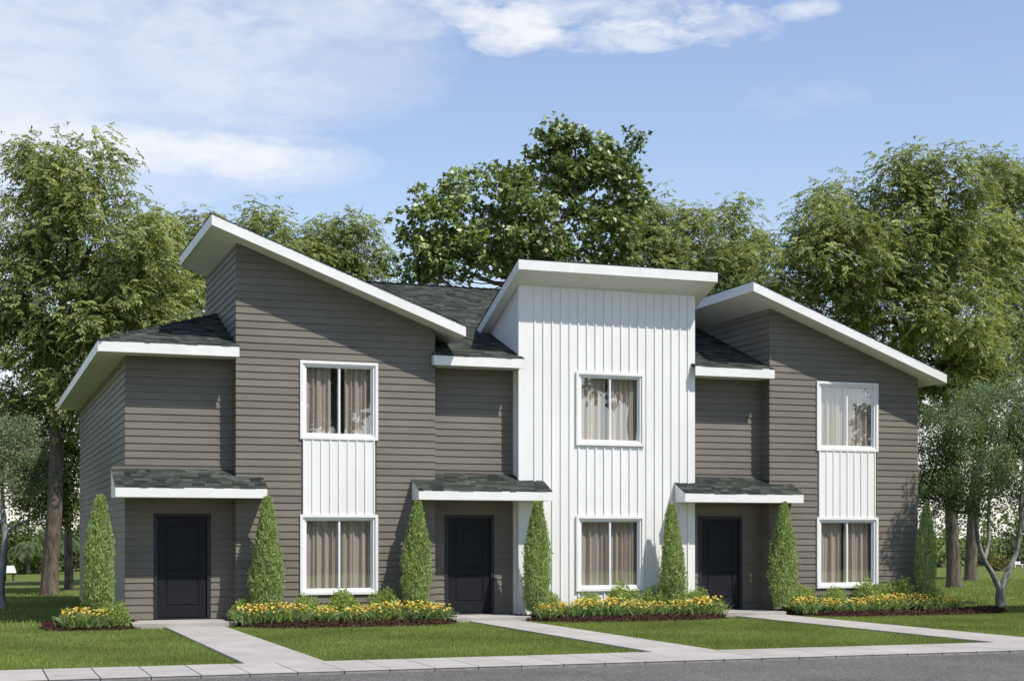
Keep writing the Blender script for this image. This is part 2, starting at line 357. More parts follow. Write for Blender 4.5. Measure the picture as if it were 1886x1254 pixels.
b1l = hb(MB().extr([(YB + .142, -.2), (YB + .142, z_b1(5.25, 0) - TH - .03), (35.9, z_b1(5.25, 0) - TH - .03), (35.9, 5.3), (YE + .1, 5.3), (YE + .1, -.2)], 'x', 5.25, 5.38), 'return_wall', 'siding', label='left cheek of the left bay')
hb(MB().box(9.44, 9.58, YB + .142, 35.9, -.2, 6.1), 'return_wall', 'siding')
hb(MB().box(5.39, 9.43, 35.76, 35.9, 5.5, 6.1), 'return_wall', 'siding')
b3l = hb(MB().extr([(YB + .142, -.2), (YB + .142, z_b3(17.896, 0) - TH - .05), (35.9, z_b3(17.896, 0) - TH - .05), (35.9, 5.3), (YE + .1, 5.3), (YE + .1, -.2)], 'x', 17.896, 18.03), 'return_wall', 'siding', label='left cheek of the right bay')
sof2 = lambda y: 7.89 - TH - .4 * (y - 30.99)
b2l = hb(MB().extr([(YB + .142, -.2), (YB + .142, sof2(YB + .142) - .012), (34.2, sof2(34.2) - .012), (34.2, 5.3), (YE + .1, 5.3), (YE + .1, -.2)], 'x', 11.558, 11.69), 'return_wall', 'white', label='white left cheek of the middle bay')
hb(MB().extr([(YB + .142, -.2), (YB + .142, sof2(YB + .142) - .012), (34.2, sof2(34.2) - .012), (34.2, 5.3), (YE + .1, 5.3), (YE + .1, -.2)], 'x', 15.775, 15.915), 'return_wall', 'white')

cut = lambda i: (WX[i][0] + .03, WX[i][1] - .03, ZL[0] + .03, ZU[1] - .03)
siding(wall1, 'front', YB, B1[0] - .019, B1[1], .02, 7.95, [cut(0)], rake=lambda z: 4.64 + (8.395 - TH - z) / SL1)
siding(wall3, 'front', YB, B3[0] - .019, B3[1], .02, 7.3, [cut(2)], rake=lambda z: 17.12 + (7.735 - TH - z) / SL3)
for w, (e0, e1), (d0, d1) in zip(went, ENT, DOORS):
    siding(w, 'front', YE, e0 - (.019 if e0 == XL else 0), e1, .09, 5.556, [(d0 - DF + .01, d1 + DF - .01, 0, DZ[1] + DF - .01)], weight=.9)
siding(lw, 'side', XL, YE, YBK, .0, 5.556, weight=.25)
siding(b1l, 'side', 5.25, YB, 35.9, 5.7, z_b1(5.25, 0) - TH, weight=.35)
siding(b3l, 'side', 17.896, YB, 35.9, 5.7, z_b3(17.896, 0) - TH, weight=.35)
siding(b1l, 'side', 5.25, YB, YE, .09, 5.7, weight=.35)
siding(b3l, 'side', 17.896, YB, YE, .09, 5.7, weight=.35)
boards.sort(key=lambda b: -b[0])
for n, (a, w, v) in enumerate(boards[:297]):
    mb = MB().poly(v, BF); mb.build('siding_board', 'siding', w)
rest = MB()
for (a, w, v) in boards[297:]: rest.poly(v, BF)
hb(rest, 'siding_boards', 'siding', kind='stuff')
# white left cheek sheet between front wall and recess, and slim corner boards
hb(MB().box(11.53, 11.556, YB - .006, YB + .10, .0, sof2(YB) - .02), 'corner_board', 'trim')
hb(MB().box(11.534, 11.556, YE - .12, YE - .02, .09, 5.55), 'corner_board', 'trim')
# battens on the white bay
nb = 0
for k in range(19):
    x = 11.915 + k * (15.735 - 11.915) / 18
    segs = [(.02, sof2(YB) - .01)]
    if WX[1][0] - .005 < x < WX[1][1] + .005: segs = [(.02, ZL[0]), (ZL[1], ZU[0]), (ZU[1], sof2(YB) - .01)]
    for (a, b) in segs:
        bt = MB().box(x - .017, x + .017, YB - .024, YB - .0005, a, b).build('batten', 'white', wall2, bevel=.003)
# small panels between upper and lower windows of the grey bays
for i in (0, 2):
    x0, x1 = WX[i][0] + .06, WX[i][1] - .07
    pn = hb(MB().box(x0, x1, YB - .028, YB - .0005, ZL[1] - .01, ZU[0] + .01), 'batten_panel', 'white', label='white batten panel between the %s bay windows' % ('left' if i == 0 else 'right'))
    for k in range(9):
        x = x0 + .018 + k * (x1 - x0 - .036) / 8
        MB().box(x - .015, x + .015, YB - .046, YB - .0285, ZL[1], ZU[0]).build('batten', 'white', pn, bevel=.002)

# ------------------------------------------------------------ windows
def curtain(x0, x1, y, z0, z1, folds, seed, open_=0.0):
    r = random.Random(seed); n = 90; V = []; ph = r.uniform(0, 6)
    for j in range(2):
        for i in range(n + 1):
            u = i / n; x = x0 + (x1 - x0) * u
            w = math.sin(u * folds * 6.283 + ph + 1.3 * math.sin(u * 7 + ph)) + .4 * math.sin(u * folds * 13.1 + ph * 2)
            V.append((x, y + (.045 if j == 0 else .030) * w, z0 if j == 0 else z1))
    return npmesh('curtain', np.array(V), np.array([(i, i + 1, n + 2 + i, n + 1 + i) for i in range(n)]), 'curtain', smooth=True)
def window(i, z, label, spans, seed):
    x0, x1 = WX[i]; z0, z1 = z; b = YB
    t = .062
    fr = MB()
    fr.box(x0, x1, b - .052, b - .001, z1 - t, z1).box(x0, x1, b - .052, b - .001, z0, z0 + t)
    fr.box(x0, x0 + t, b - .052, b - .001, z0 + t, z1 - t).box(x1 - t, x1, b - .052, b - .001, z0 + t, z1 - t)
    win = hb(fr, 'window', 'trim', label=label, bevel=.003)
    ax, bx, az_, bz = x0 + t, x1 - t, z0 + t, z1 - t
    v = .045
    MB().box(ax, bx, b - .022, b + .09, bz - v, bz).box(ax, bx, b - .022, b + .09, az_, az_ + v).box(ax, ax + v, b - .022, b + .09, az_ + v, bz - v).box(bx - v, bx, b - .022, b + .09, az_ + v, bz - v).build('frame', 'vinyl', win, bevel=.003)
    xm = (x0 + x1) / 2; ix0, ix1, iz0, iz1 = ax + v, bx - v, az_ + v, bz - v
    for (p, q, yy) in ((ix0, xm + .03, b + .006), (xm - .03, ix1, b + .036)):
        s = .028
        sb = MB().box(p, q, yy, yy + .026, iz1 - s, iz1).box(p, q, yy, yy + .026, iz0, iz0 + s).box(p, p + s + .012, yy, yy + .026, iz0 + s, iz1 - s).box(q - s - .012, q, yy, yy + .026, iz0 + s, iz1 - s)
        sb.build('sash', 'vinyl', win, bevel=.002)
        MB().box(p + .01, q - .01, yy + .010, yy + .016, iz0 + .01, iz1 - .01).build('pane', 'glass', win)
    for k, (p, q, fo) in enumerate(spans):
        link('curtain', curtain(ix0 + (ix1 - ix0) * p, ix0 + (ix1 - ix0) * q, b + .165, iz0 - .1, iz1 + .06, fo, seed + k), win)
    # shallow room behind the glass, open to the window only
    rm = MB(); X0, X1, Y0, Y1, Z0, Z1 = ix0 - .35, ix1 + .35, b + .142, b + 1.5, iz0 - .35, iz1 + .2
    rm.poly([(X0, Y0, Z0), (X1, Y0, Z0), (X1, Y1, Z0), (X0, Y1, Z0), (X0, Y0, Z1), (X1, Y0, Z1), (X1, Y1, Z1), (X0, Y1, Z1)], [(0, 1, 2, 3), (4, 7, 6, 5), (1, 5, 6, 2), (2, 6, 7, 3), (3, 7, 4, 0)])
    hb_ = rm.build('room_walls', 'room', win)
names = ['left', 'middle', 'right']
for i in range(3):
    window(i, ZL, 'ground-floor sliding window of the %s bay' % names[i], [[(0, .53, 4.5), (.51, 1, 4)], [(0, .50, 3.5), (.51, 1, 5)], [(.0, .47, 3), (.49, 1, 4.5)]][i], 10 * i + 1)
    window(i, ZU, 'upper sliding window of the %s bay' % names[i], [[(0, .40, 3.5), (.60, 1, 4)], [(0, .47, 4), (.54, 1, 4)], [(.0, .49, 4), (.5, 1, 5)]][i], 10 * i + 5)

# ------------------------------------------------------------ doors and porches
for (d0, d1), nm, (p0, p1) in zip(DOORS, names, ((XL + .01, 5.24), (9.48, 11.54), (15.93, 17.88))):
    f_ = MB().box(d0 - DF, d0, YE - .032, YE + .06, .1, DZ[1]).box(d1, d1 + DF, YE - .032, YE + .06, .1, DZ[1]).box(d0 - DF, d1 + DF, YE - .032, YE + .06, DZ[1], DZ[1] + DF)
    dr = hb(f_, 'door', 'door_frame', label='black two-panel front door, the %s one' % nm, bevel=.004)
    y = YE + .02
    leaf = MB().box(d0 + .004, d1 - .004, y + .012, y + .05, .118, DZ[1] - .004)
    st = .165
    zz = (.125, .36, 1.02 - .02, 1.02 + .12, DZ[1] - .19, DZ[1] - .006)
    # stiles and rails stand proud of the leaf
    leaf.box(d0 + .006, d0 + st, y - .008, y + .0115, zz[0], zz[5]).box(d1 - st, d1 - .006, y - .008, y + .0115, zz[0], zz[5])
    leaf.box(d0 + st, d1 - st, y - .008, y + .0115, zz[0], zz[1]).box(d0 + st, d1 - st, y - .008, y + .0115, zz[2] - .02, zz[3] - .04).box(d0 + st, d1 - st, y - .008, y + .0115, zz[4], zz[5])
    leaf.build('door_leaf', 'door', dr, bevel=.003)
    for (za, zb_) in ((zz[1] + .035, zz[2] - .055), (zz[3] - .005, zz[4] - .035)):
        MB().box(d0 + st + .035, d1 - st - .035, y - .001, y + .0115, za, zb_).build('door_panel', 'door', dr, bevel=.0035)
    MB().box(d0 - .02, d1 + .02, YE - .05, YE + .06, .0805, .112).build('threshold', 'door_frame', dr)
    hb(MB().box(p0, p1, 30.80, YE - .02, -.3, .08), 'porch_slab', 'concrete', bevel=.006, label='low concrete porch slab at the %s door' % nm)

# ------------------------------------------------------------ roofs
def clip_interval(poly, t):   # convex polygon in (s,t): s-interval at height t
    xs = []
    for i in range(len(poly)):
        (a, b), (c, d) = poly[i], poly[(i + 1) % len(poly)]
        if (b - t) * (d - t) <= 0 and b != d: xs.append(a + (c - a) * (t - b) / (d - b))
    return (min(xs), max(xs)) if len(xs) >= 2 else None
def shingles(name, parent, parts, seed, over=.02, e=.115, wmin=.11, wmax=.34):
    """parts: list of (plan polygon, eave direction s, upslope direction t, origin, z function)"""
    r = np.random.default_rng(seed); V = []; Fc = []; T = []
    for (poly, sd, td, org, zf) in parts:
        sp_ = [((x - org[0]) * sd[0] + (y - org[1]) * sd[1], (x - org[0]) * td[0] + (y - org[1]) * td[1]) for x, y in poly]
        t0, t1 = min(p[1] for p in sp_), max(p[1] for p in sp_); t = t0 - over; j = 0
        while t < t1:
            te = min(t + e, t1 + .01); iv = clip_interval(sp_, min(max(t + e * .5, t0 + .001), t1 - .001))
            if iv:
                s, s1 = iv[0] - over, iv[1] + over
                s -= 0
                while s < s1 - .01:
                    w = r.uniform(wmin, wmax); q = min(s + w, s1)
                    if s1 - q < .06: q = s1
                    hgt = .012 + (.010 if r.random() < .5 else 0.) + r.uniform(0, .002)
                    cut_ = r.uniform(0, .012)
                    b = len(V)
                    for (ss, tt, hh) in ((s, t + cut_, hgt), (q, t + cut_, hgt), (q, te + .004, .004), (s, te + .004, .004), (s, t + cut_, -.004), (q, t + cut_, -.004)):
                        x = org[0] + sd[0] * ss + td[0] * tt; y = org[1] + sd[1] * ss + td[1] * tt
                        V.append((x, y, zf(x, y) + hh))
                    Fc += [(b, b + 1, b + 2, b + 3), (b + 4, b + 5, b + 1, b), (b + 4, b, b + 3, b + 3), (b + 1, b + 5, b + 2, b + 2)][:2]
                    g = r.choice([.50, .74, 1.0, 1.32, 1.75], p=[.18, .25, .25, .2, .12]) * r.uniform(.9, 1.1); hue = r.uniform(-.06, .06)
                    T += [(g * (1 + hue), g, g * (1 - hue * .5))] * 2
                    s = q
            t += e; j += 1
    o = hn(name, npmesh(name, np.array(V), np.array(Fc), 'shingle', np.array(T)), parent, kind='stuff')
    if parent is not None and parent is not house: o.location = (0, 0, 0)
    return o
X0, X1, Y0, Y1 = 2.42, 22.45, 31.39, 46.31; HF = (Y1 - Y0) / 2; YM = Y0 + HF
A = (X0 + HF, YM); Bp = (X1 - HF, YM)
hipL = lambda x: Y0 + (x - X0); hipR = lambda x: Y0 + (X1 - x)
front_polys = [[(X0, Y0), (5.27, Y0), (5.27, hipL(5.27))], [(5.27, 31.65), (9.52, 31.65), (9.52, hipL(9.52)), (5.27, hipL(5.27))],
               [(9.52, Y0), (A[0], Y0), (A[0], YM), (9.52, hipL(9.52))], [(A[0], Y0), (11.585, Y0), (11.585, YM), (A[0], YM)],
               [(11.585, 31.65), (Bp[0], 31.65), (Bp[0], YM), (11.585, YM)], [(Bp[0], 31.65), (15.825, 31.65), (15.825, hipR(15.825)), (Bp[0], YM)],
               [(15.825, Y0), (17.908, Y0), (17.908, hipR(17.908)), (15.825, hipR(15.825))]]
left_poly = [(X0, Y1), (X0, Y0), A]; back_poly = [(X1, Y1), (X0, Y1), A, Bp]; right_poly = [(X1, 36.02), (X1, Y1), Bp, (X1 - 4.63, 36.02)]
mb = MB()
for p in front_polys: mb.slab(p, z_front, .05)
mb.slab(left_poly, z_left, .05); mb.slab(back_poly, z_back, .05); mb.slab(right_poly, z_right, .05)
roof = hb(mb, 'roof', 'shingle', label='large dark hipped roof over the whole row')
pr_ = [(p, (1, 0), (0, 1), (0, Y0), z_front) for p in front_polys] + [(left_poly, (0, -1), (1, 0), (X0, 0), z_left), (back_poly, (-1, 0), (0, -1), (0, Y1), z_back), (right_poly, (0, 1), (-1, 0), (X1, 0), z_right)]
shingles('shingles', roof, pr_, 3, over=0.012)
# flat soffits and fascia boards of the main roof
sf = MB()
MB().extr([(X0 + .026, Y0 + .026), (5.245, Y0 + .026), (5.245, YE), (XL, YE), (XL, Y1), (X0 + .026, Y1)], 'z', 5.558, 5.575).build('soffit', 'trim', roof)
for (q0, q1) in ((9.585, 11.55), (15.92, 17.89)): MB().box(q0, q1, Y0 + .026, YE, 5.558, 5.575).build('soffit', 'trim', roof)
def fas(x0, x1): MB().box(x0, x1, Y0 - .001, Y0 + .025, 5.552, EV + .004).build('fascia_board', 'trim', roof, bevel=.003)
fas(X0, 5.273); fas(9.518, 11.584); fas(15.823, 17.908)
MB().box(X0 - .001, X0 + .025, Y0 + .026, Y1, 5.552, EV + .002).build('fascia_board', 'trim', roof, bevel=.003)
MB().box(9.50, 9.517, Y0 + .002, YB - .022, 5.552, EV + .0).build('fascia_board', 'trim', roof)
# ridge and hip caps
cap = MB()
def caps(p, q, w=.13):
    p, q = Vector(p), Vector(q); L = (q - p).length; d = (q - p) / L; side = Vector((-d.y, d.x, 0)).normalized(); n = int(L / .2)
    for i in range(n):
        a = p + d * (i * L / n); b = p + d * ((i + 1.15) * L / n); h = Vector((0, 0, .028)); lo = Vector((0, 0, -.02))
        cap.poly([a - side * w + lo + h, a + h * 1.5, a + side * w + lo + h, b - side * w + lo, b + h * .7, b + side * w + lo], [(0, 1, 4, 3), (1, 2, 5, 4), (0, 2, 1), (3, 4, 5)])
zr = EV + PIT * HF
caps((A[0], YM, zr), (Bp[0], YM, zr)); caps((X0, Y0, EV), (A[0], YM, zr), .09)
cb = cap.build('ridge_caps', 'shingle', roof, kind='stuff')
at_ = cb.data.attributes.new('tint', 'FLOAT_COLOR', 'FACE'); at_.data.foreach_set('color', [1.0] * 4 * len(cb.data.polygons))
at_ = roof.data.attributes.new('tint', 'FLOAT_COLOR', 'FACE'); at_.data.foreach_set('color', [.7, .7, .7, 1] * len(roof.data.polygons))

def shed(name, label, x0, x1, y0, y1, zf, sdir, td, org, seed):
    plan = [(x0 + .026, y0 + .026), (x1 - .026, y0 + .026), (x1 - .026, y1), (x0 + .026, y1)]
    rf = hb(MB().slab(plan, zf, TH - .004), name, 'trim', label=label)
    g = 1 if True else 0
    MB().slab([(x0, y0), (x1, y0), (x1, y0 + .025), (x0, y0 + .025)], lambda x, y: zf(x, y) + .003, lambda x, y: zf(x, y) - TH - .004).build('fascia_board', 'trim', rf, bevel=.003)
    MB().slab([(x0, y0 + .026), (x0 + .025, y0 + .026), (x0 + .025, y1 + .003), (x0, y1 + .003)], lambda x, y: zf(x, y) + .003, lambda x, y: zf(x, y) - TH - .004).build('fascia_board', 'trim', rf, bevel=.003)
    MB().slab([(x1 - .025, y0 + .026), (x1, y0 + .026), (x1, y1 + .003), (x1 - .025, y1 + .003)], lambda x, y: zf(x, y) + .003, lambda x, y: zf(x, y) - TH - .004).build('fascia_board', 'trim', rf, bevel=.003)
    poly = [(x0, y0), (x1, y0), (x1, y1), (x0, y1)]
    shingles('shingles', rf, [(poly, sdir, td, org, lambda x, y: zf(x, y) + .006)], seed, over=.018)
    return rf
shed('shed_roof', 'tall left shed roof with a white fascia sloping down to the right', 4.64, 10.10, 30.99, 35.97, z_b1, (0, 1), (-1, 0), (10.10, 0), 11)
shed('shed_roof', 'white-edged shed roof of the middle bay tipping back', 11.31, 16.19, 30.99, 34.1, z_b2, (-1, 0), (0, -1), (0, 34.1), 12)
shed('shed_roof', 'right shed roof with a white fascia sloping down to the right', 17.12, 22.45, 30.99, 36.0, z_b3, (0, 1), (-1, 0), (22.45, 0), 13)

CAN = [(2.735, 5.79, 2.735, 5.245), (9.05, 12.118, 9.585, 11.53), (15.378, 18.48, 15.92, 17.89)]
YC = 31.04
z_can = lambda x, y: 2.81 + .445 * (y - YC)
for (a, b, ra, rb), nm in zip(CAN, names):
    zb_ = lambda x, y: 2.615
    cn = MB().slab([(a + .02, YC + .026), (b - .02, YC + .026), (b - .02, YB - .001), (a + .02, YB - .001)], lambda x, y: z_can(x, y) - .004, zb_)
    cn.slab([(ra + .02, YB), (rb - .004, YB), (rb - .004, YE - .002), (ra + .02, YE - .002)], lambda x, y: z_can(x, y) - .004, zb_)
    c = hb(cn, 'canopy', 'trim', label='shingled porch canopy with white fascia over the %s door' % nm)
    MB().box(a, b, YC, YC + .025, 2.608, 2.812).build('fascia_board', 'trim', c, bevel=.003)
    yend = YE - .004 if nm == 'left' else YB - .022
    MB().slab([(a, YC + .026), (a + .019, YC + .026), (a + .019, yend), (a, yend)], lambda x, y: z_can(x, y) + .003, lambda x, y: 2.608).build('end_board', 'trim', c)
    MB().slab([(b - .019, YC + .026), (b, YC + .026), (b, YB - .025), (b - .019, YB - .025)], lambda x, y: z_can(x, y) + .003, lambda x, y: 2.608).build('end_board', 'trim', c)
    shingles('shingles', c, [([(a, YC), (b, YC), (b, YB - .02), (a, YB - .02)], (1, 0), (0, 1), (0, YC), z_can),
                             ([(ra, YB - .02), (rb, YB - .02), (rb, YE - .02), (ra, YE - .02)], (1, 0), (0, 1), (0, YC), z_can)], 20 + int(a), over=.012, e=.11)
    MB().slab([(ra + .02, YE - .055), (rb - .01, YE - .055), (rb - .01, YE - .02), (ra + .02, YE - .02)], lambda x, y: 3.262, lambda x, y: 3.2).build('flashing', 'siding', c)
#VEG
# ------------------------------------------------------------ vegetation helpers
def unit(v): return v / np.maximum(np.linalg.norm(v, axis=-1, keepdims=True), 1e-9)
def rand_dirs(n, r): return unit(r.normal(size=(n, 3)))
def tube(pts, rad, sides=8, bump=0.0, r=None):
    pts = np.asarray(pts, float); rad = np.asarray(rad, float); n = len(pts); V = []; Fc = []
    d = unit(np.gradient(pts, axis=0)); ref = np.array([.3, 1., .05])
    for i in range(n):
        a = unit(np.cross(d[i], ref)); b = np.cross(d[i], a)
        ang = np.arange(sides) / sides * 2 * np.pi
        k = rad[i] * (1 + (bump * np.sin(ang * 3 + i * .3) + bump * .6 * np.sin(ang * 5 + 1.7 + i * .17) if bump else 0))
        V.append(pts[i] + (np.cos(ang) * k)[:, None] * a + (np.sin(ang) * k)[:, None] * b)
    V = np.concatenate(V)
    for i in range(n - 1):
        for j in range(sides): Fc.append((i * sides + j, i * sides + (j + 1) % sides, (i + 1) * sides + (j + 1) % sides, (i + 1) * sides + j))
    return V, np.array(Fc)
def bez(p0, p1, p2, n=8):
    t = np.linspace(0, 1, n)[:, None]; p0, p1, p2 = map(np.asarray, (p0, p1, p2))
    return (1 - t) ** 2 * p0 + 2 * t * (1 - t) * p1 + t * t * p2
class Acc:
    def __init__(s): s.V = []; s.F = []; s.n = 0
    def add(s, V, Fc): s.V.append(V); s.F.append(Fc + s.n); s.n += len(V)
    def get(s): return np.concatenate(s.V), np.concatenate(s.F)
def leaf_quads(C, D, Nn, L, Wd, fold=0.0):
    """rhombus leaves: centre-base C, direction D, normal Nn, length L, width Wd -> V, F (quads)"""
    side = unit(np.cross(D, Nn)) * (Wd / 2)[:, None]; mid = C + D * (L * .45)[:, None]
    V = np.stack([C, mid + side, C + D * L[:, None], mid - side], 1).reshape(-1, 3)
    k = len(C); return V, np.arange(k * 4).reshape(k, 4)
def tints(n, cols, r, var=.25):
    """cols: list of (rgb, weight)"""
    c = np.array([q[0] for q in cols], float); p = np.array([q[1] for q in cols], float); p /= p.sum()
    t = c[r.choice(len(c), n, p=p)]
    return t * r.uniform(1 - var, 1 + var, (n, 1))
GREEN_L = [((.235, .275, .09), 5), ((.18, .22, .07), 3), ((.315, .345, .135), 2.2), ((.12, .145, .045), 1)]
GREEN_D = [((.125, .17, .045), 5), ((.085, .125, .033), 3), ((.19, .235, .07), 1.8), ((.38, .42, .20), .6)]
GREEN_C = [((.15, .205, .055), 5), ((.105, .15, .04), 3), ((.22, .27, .085), 2), ((.40, .44, .22), .6)]
GREEN_S = [((.15, .21, .11), 4), ((.11, .165, .085), 3), ((.20, .265, .15), 2)]
GREEN_G = [((.25, .31, .20), 4), ((.19, .25, .15), 3), ((.31, .36, .25), 1.5)]
def crown_clumps(lobes, dens, r, rc):
    """clump centres in the shell and volume of each lobe (centre, radii)"""
    out = []
    for (c, rad) in lobes:
        c = np.array(c); rad = np.array(rad); n = max(4, int(dens * (rad[0] * rad[2] + rad[0] * rad[1] + rad[1] * rad[2]) / 3 * 4))
        d = rand_dirs(n, r); k = r.uniform(.35, 1.0, n) ** .55
        p = c + d * k[:, None] * rad
        out.append(np.c_[p, np.full(n, rc) * r.uniform(.7, 1.25, n)])
    return np.concatenate(out)
def foliage(kind, clumps, per, r, cols, size=1.0):
    """returns V,F,T. kind: 'pinnate' sprays, 'big' palmate leaves, 'small' round leaves"""
    k = len(clumps); ci = np.repeat(np.arange(k), per); n = len(ci)
    cc = clumps[ci, :3]; cr = clumps[ci, 3]
    d = rand_dirs(n, r); d[:, 2] = d[:, 2] * .75 + .12
    p = cc + d * (cr * r.uniform(.15, 1.0, n) ** .6)[:, None]
    ctint = (r.uniform(.78, 1.2, k))[ci]
    if kind == 'pinnate':
        out = unit(d * [1, 1, .35] + rand_dirs(n, r) * .55 + [0, 0, -.25])
        L = r.uniform(.30, .52, n) * size; m = 11
        t = np.linspace(.12, 1, m); Vs = []
        P0 = p[:, None, :] + out[:, None, :] * (L[:, None] * t)[..., None]
        P0[..., 2] -= (L[:, None] * t ** 2) * .35
        side = unit(np.cross(out, [0, 0, 1.]) + 1e-6)
        sg = np.where(np.arange(m) % 2 == 0, 1., -1.); sg[-1] = 0
        D = unit(out[:, None, :] * .55 + side[:, None, :] * sg[None, :, None] * .95 + np.array([0, 0, -.45]) + r.normal(size=(n, m, 3)) * .18)
        Nn = unit(np.array([0, -.25, .75]) + d[:, None, :] * .6 + r.normal(size=(n, m, 3)) * .55)
        C = P0.reshape(-1, 3); D = D.reshape(-1, 3); Nn = Nn.reshape(-1, 3)
        kk = len(C); Ln = r.uniform(.15, .23, kk) * size
        V, Fq = leaf_quads(C, D, Nn, Ln, Ln * .36)
        T = np.repeat(tints(n, cols, r, .22) * ctint[:, None], m, 0) * r.uniform(.85, 1.15, (kk, 1))
        return V, Fq, T
    if kind == 'big':
        m = 6; out = unit(d * [1, 1, .6] + rand_dirs(n, r) * .4 + [0, 0, .15])
        C = np.repeat(p, m, 0) + r.normal(size=(n * m, 3)) * .10 * size
        D = unit(np.repeat(out, m, 0) * .7 + rand_dirs(n * m, r) * .9 + [0, 0, -.45])
        Nn = unit(np.array([0, -.2, .8]) + np.repeat(d, m, 0) * .5 + r.normal(size=(n * m, 3)) * .6)
        kk = n * m; L = r.uniform(.20, .33, kk) * size; side = unit(np.cross(D, Nn)); up = np.cross(side, D)
        # five-pointed leaf of three folded quads
        def q(a, b): return C + D * (L * a)[:, None] + side * (L * b)[:, None] + up * (-abs(b) * L * .35)[:, None]
        V = np.stack([C, q(.30, .26), q(.42, .52), q(.58, .24), q(1.0, 0), q(.58, -.24), q(.42, -.52), q(.30, -.26)], 1).reshape(-1, 3)
        b = np.arange(kk) * 8
        Fq = np.stack([np.stack([b, b + 1, b + 2, b + 3], 1), np.stack([b, b + 3, b + 4, b + 5], 1), np.stack([b, b + 5, b + 6, b + 7], 1)], 1).reshape(-1, 4)
        T = np.repeat(np.repeat(tints(n, cols, r, .2) * ctint[:, None], m, 0) * r.uniform(.75, 1.3, (kk, 1)), 3, 0)
        return V, Fq, T
    m = 9
    C = np.repeat(p, m, 0) + r.normal(size=(n * m, 3)) * .085 * size
    D = unit(np.repeat(d, m, 0) * .6 + rand_dirs(n * m, r)); Nn = unit(np.array([0, 0, .8]) + r.normal(size=(n * m, 3)) * .7)
    kk = n * m; L = r.uniform(.055, .10, kk) * size
    V, Fq = leaf_quads(C, D, Nn, L, L * .6)
    T = np.repeat(tints(n, cols, r, .2) * ctint[:, None], m, 0) * r.uniform(.85, 1.15, (kk, 1))
    return V, Fq, T
def limb(a, b, r, sag=.15, n=8, wob=.05):
    a = np.asarray(a, float); b = np.asarray(b, float); L = np.linalg.norm(b - a)
    mid = (a + b) / 2 + np.array([0, 0, -sag * L]) + r.normal(size=3) * wob * L
    P = bez(a, mid, b, n); P[1:-1] += r.normal(size=(n - 2, 3)) * L * .012; return P
def tree(name, label, trunk, rads, lobes, kind, dens, per, cols, seed, bark='bark', rc=.8, size=1.0, group=None, cat='tree', limbs=True, lmat='leaf', stems=(), twigs=.35, lr=.35):
    """trunk: world polyline; lobes: [(centre, radii, start index on the trunk)]"""
    r = np.random.default_rng(seed); base = np.array(trunk[0], float)
    root = empty(name, tuple(base), label, cat, group)
    tr = np.array(trunk, float); ti = np.linspace(0, len(tr) - 1, len(tr) * 5); P = np.stack([np.interp(ti, range(len(tr)), tr[:, k]) for k in range(3)], 1)
    for _ in range(2): P[1:-1] = (P[:-2] + 2 * P[1:-1] + P[2:]) / 4
    Rr = np.interp(ti, range(len(tr)), rads); A_ = Acc()
    flare = np.exp(-np.maximum(P[:, 2] - P[0, 2], 0) / (rads[0] * 1.4)) * .22
    A_.add(*tube(P, Rr * (1 + flare), 16, .07))
    for (sp_, sr) in stems:
        sp_ = np.array(sp_, float); si = np.linspace(0, len(sp_) - 1, len(sp_) * 4); Q = np.stack([np.interp(si, range(len(sp_)), sp_[:, k]) for k in range(3)], 1)
        for _ in range(2): Q[1:-1] = (Q[:-2] + 2 * Q[1:-1] + Q[2:]) / 4
        A_.add(*tube(Q, np.interp(si, range(len(sp_)), sr), 12, .05))
    cl = crown_clumps([(l[0], l[1]) for l in lobes], dens, r, rc)
    V, Fq = A_.get(); link('trunk', npmesh('trunk', V - base, Fq, bark, smooth=True), root)
    if limbs:
        B_ = Acc(); cents = np.array([l[0] for l in lobes])
        allp = np.concatenate([P] + [np.array(s[0]) for s in stems]) if stems else P
        for (c, rad, *rest_) in lobes:
            c = np.array(c); hs = c[2] - rad[2] * .9
            cand = allp[allp[:, 2] < hs + .5]; cand = cand if len(cand) else allp
            a = cand[np.argmin(np.linalg.norm(cand - c, axis=1))]
            r0 = rads[0] * lr; Q = limb(a, c + [0, 0, rad[2] * .3], r, .12, 10, .06); B_.add(*tube(Q, np.linspace(r0, r0 * .25, 10), 8, .05))
            mine = cl[np.argsort(np.linalg.norm((cl[:, :3] - c) / rad, axis=1))][:max(4, int(len(cl) / len(lobes) * twigs))]
            for q in mine[:60]:
                s_ = Q[r.integers(3, 10)]; n_ = 6
                T_ = limb(s_, q[:3], r, .1, n_, .1); rr = r0 * .22
                B_.add(*tube(T_, np.linspace(rr, rr * .25, n_), 5))
        V, Fq = B_.get(); link('limbs', npmesh('limbs', V - base, Fq, 'bark_thin', smooth=True), root, kind='stuff')
    V, Fq, T = foliage(kind, cl, per, r, cols, size)
    link('crown', npmesh('crown', V - base, Fq, lmat, T), root)
    return root
def lobes_at(Y, spec, depth=.8):
    """spec: (px,py,rx,ry,dy) as seen in the photo -> centres and radii in metres"""
    out = []
    for s in spec:
        px, py, rx, ry = s[:4]; dy = s[4] if len(s) > 4 else 0
        P = at(px, py, Y + dy); k = mpp(P); out.append((P, (rx * k, rx * k * depth, ry * k)))
    return out
def copytree(o, loc, rz=0, sc=1.0, label=None, group=None):
    c = o.copy(); COL.objects.link(c); c.location = loc; c.rotation_euler = (0, 0, rz); c.scale = (sc,) * 3 if not isinstance(sc, tuple) else sc
    if label: c['label'] = label
    if group: c['group'] = group
    for ch in o.children:
        d = ch.copy(); COL.objects.link(d); d.parent = c
    return c

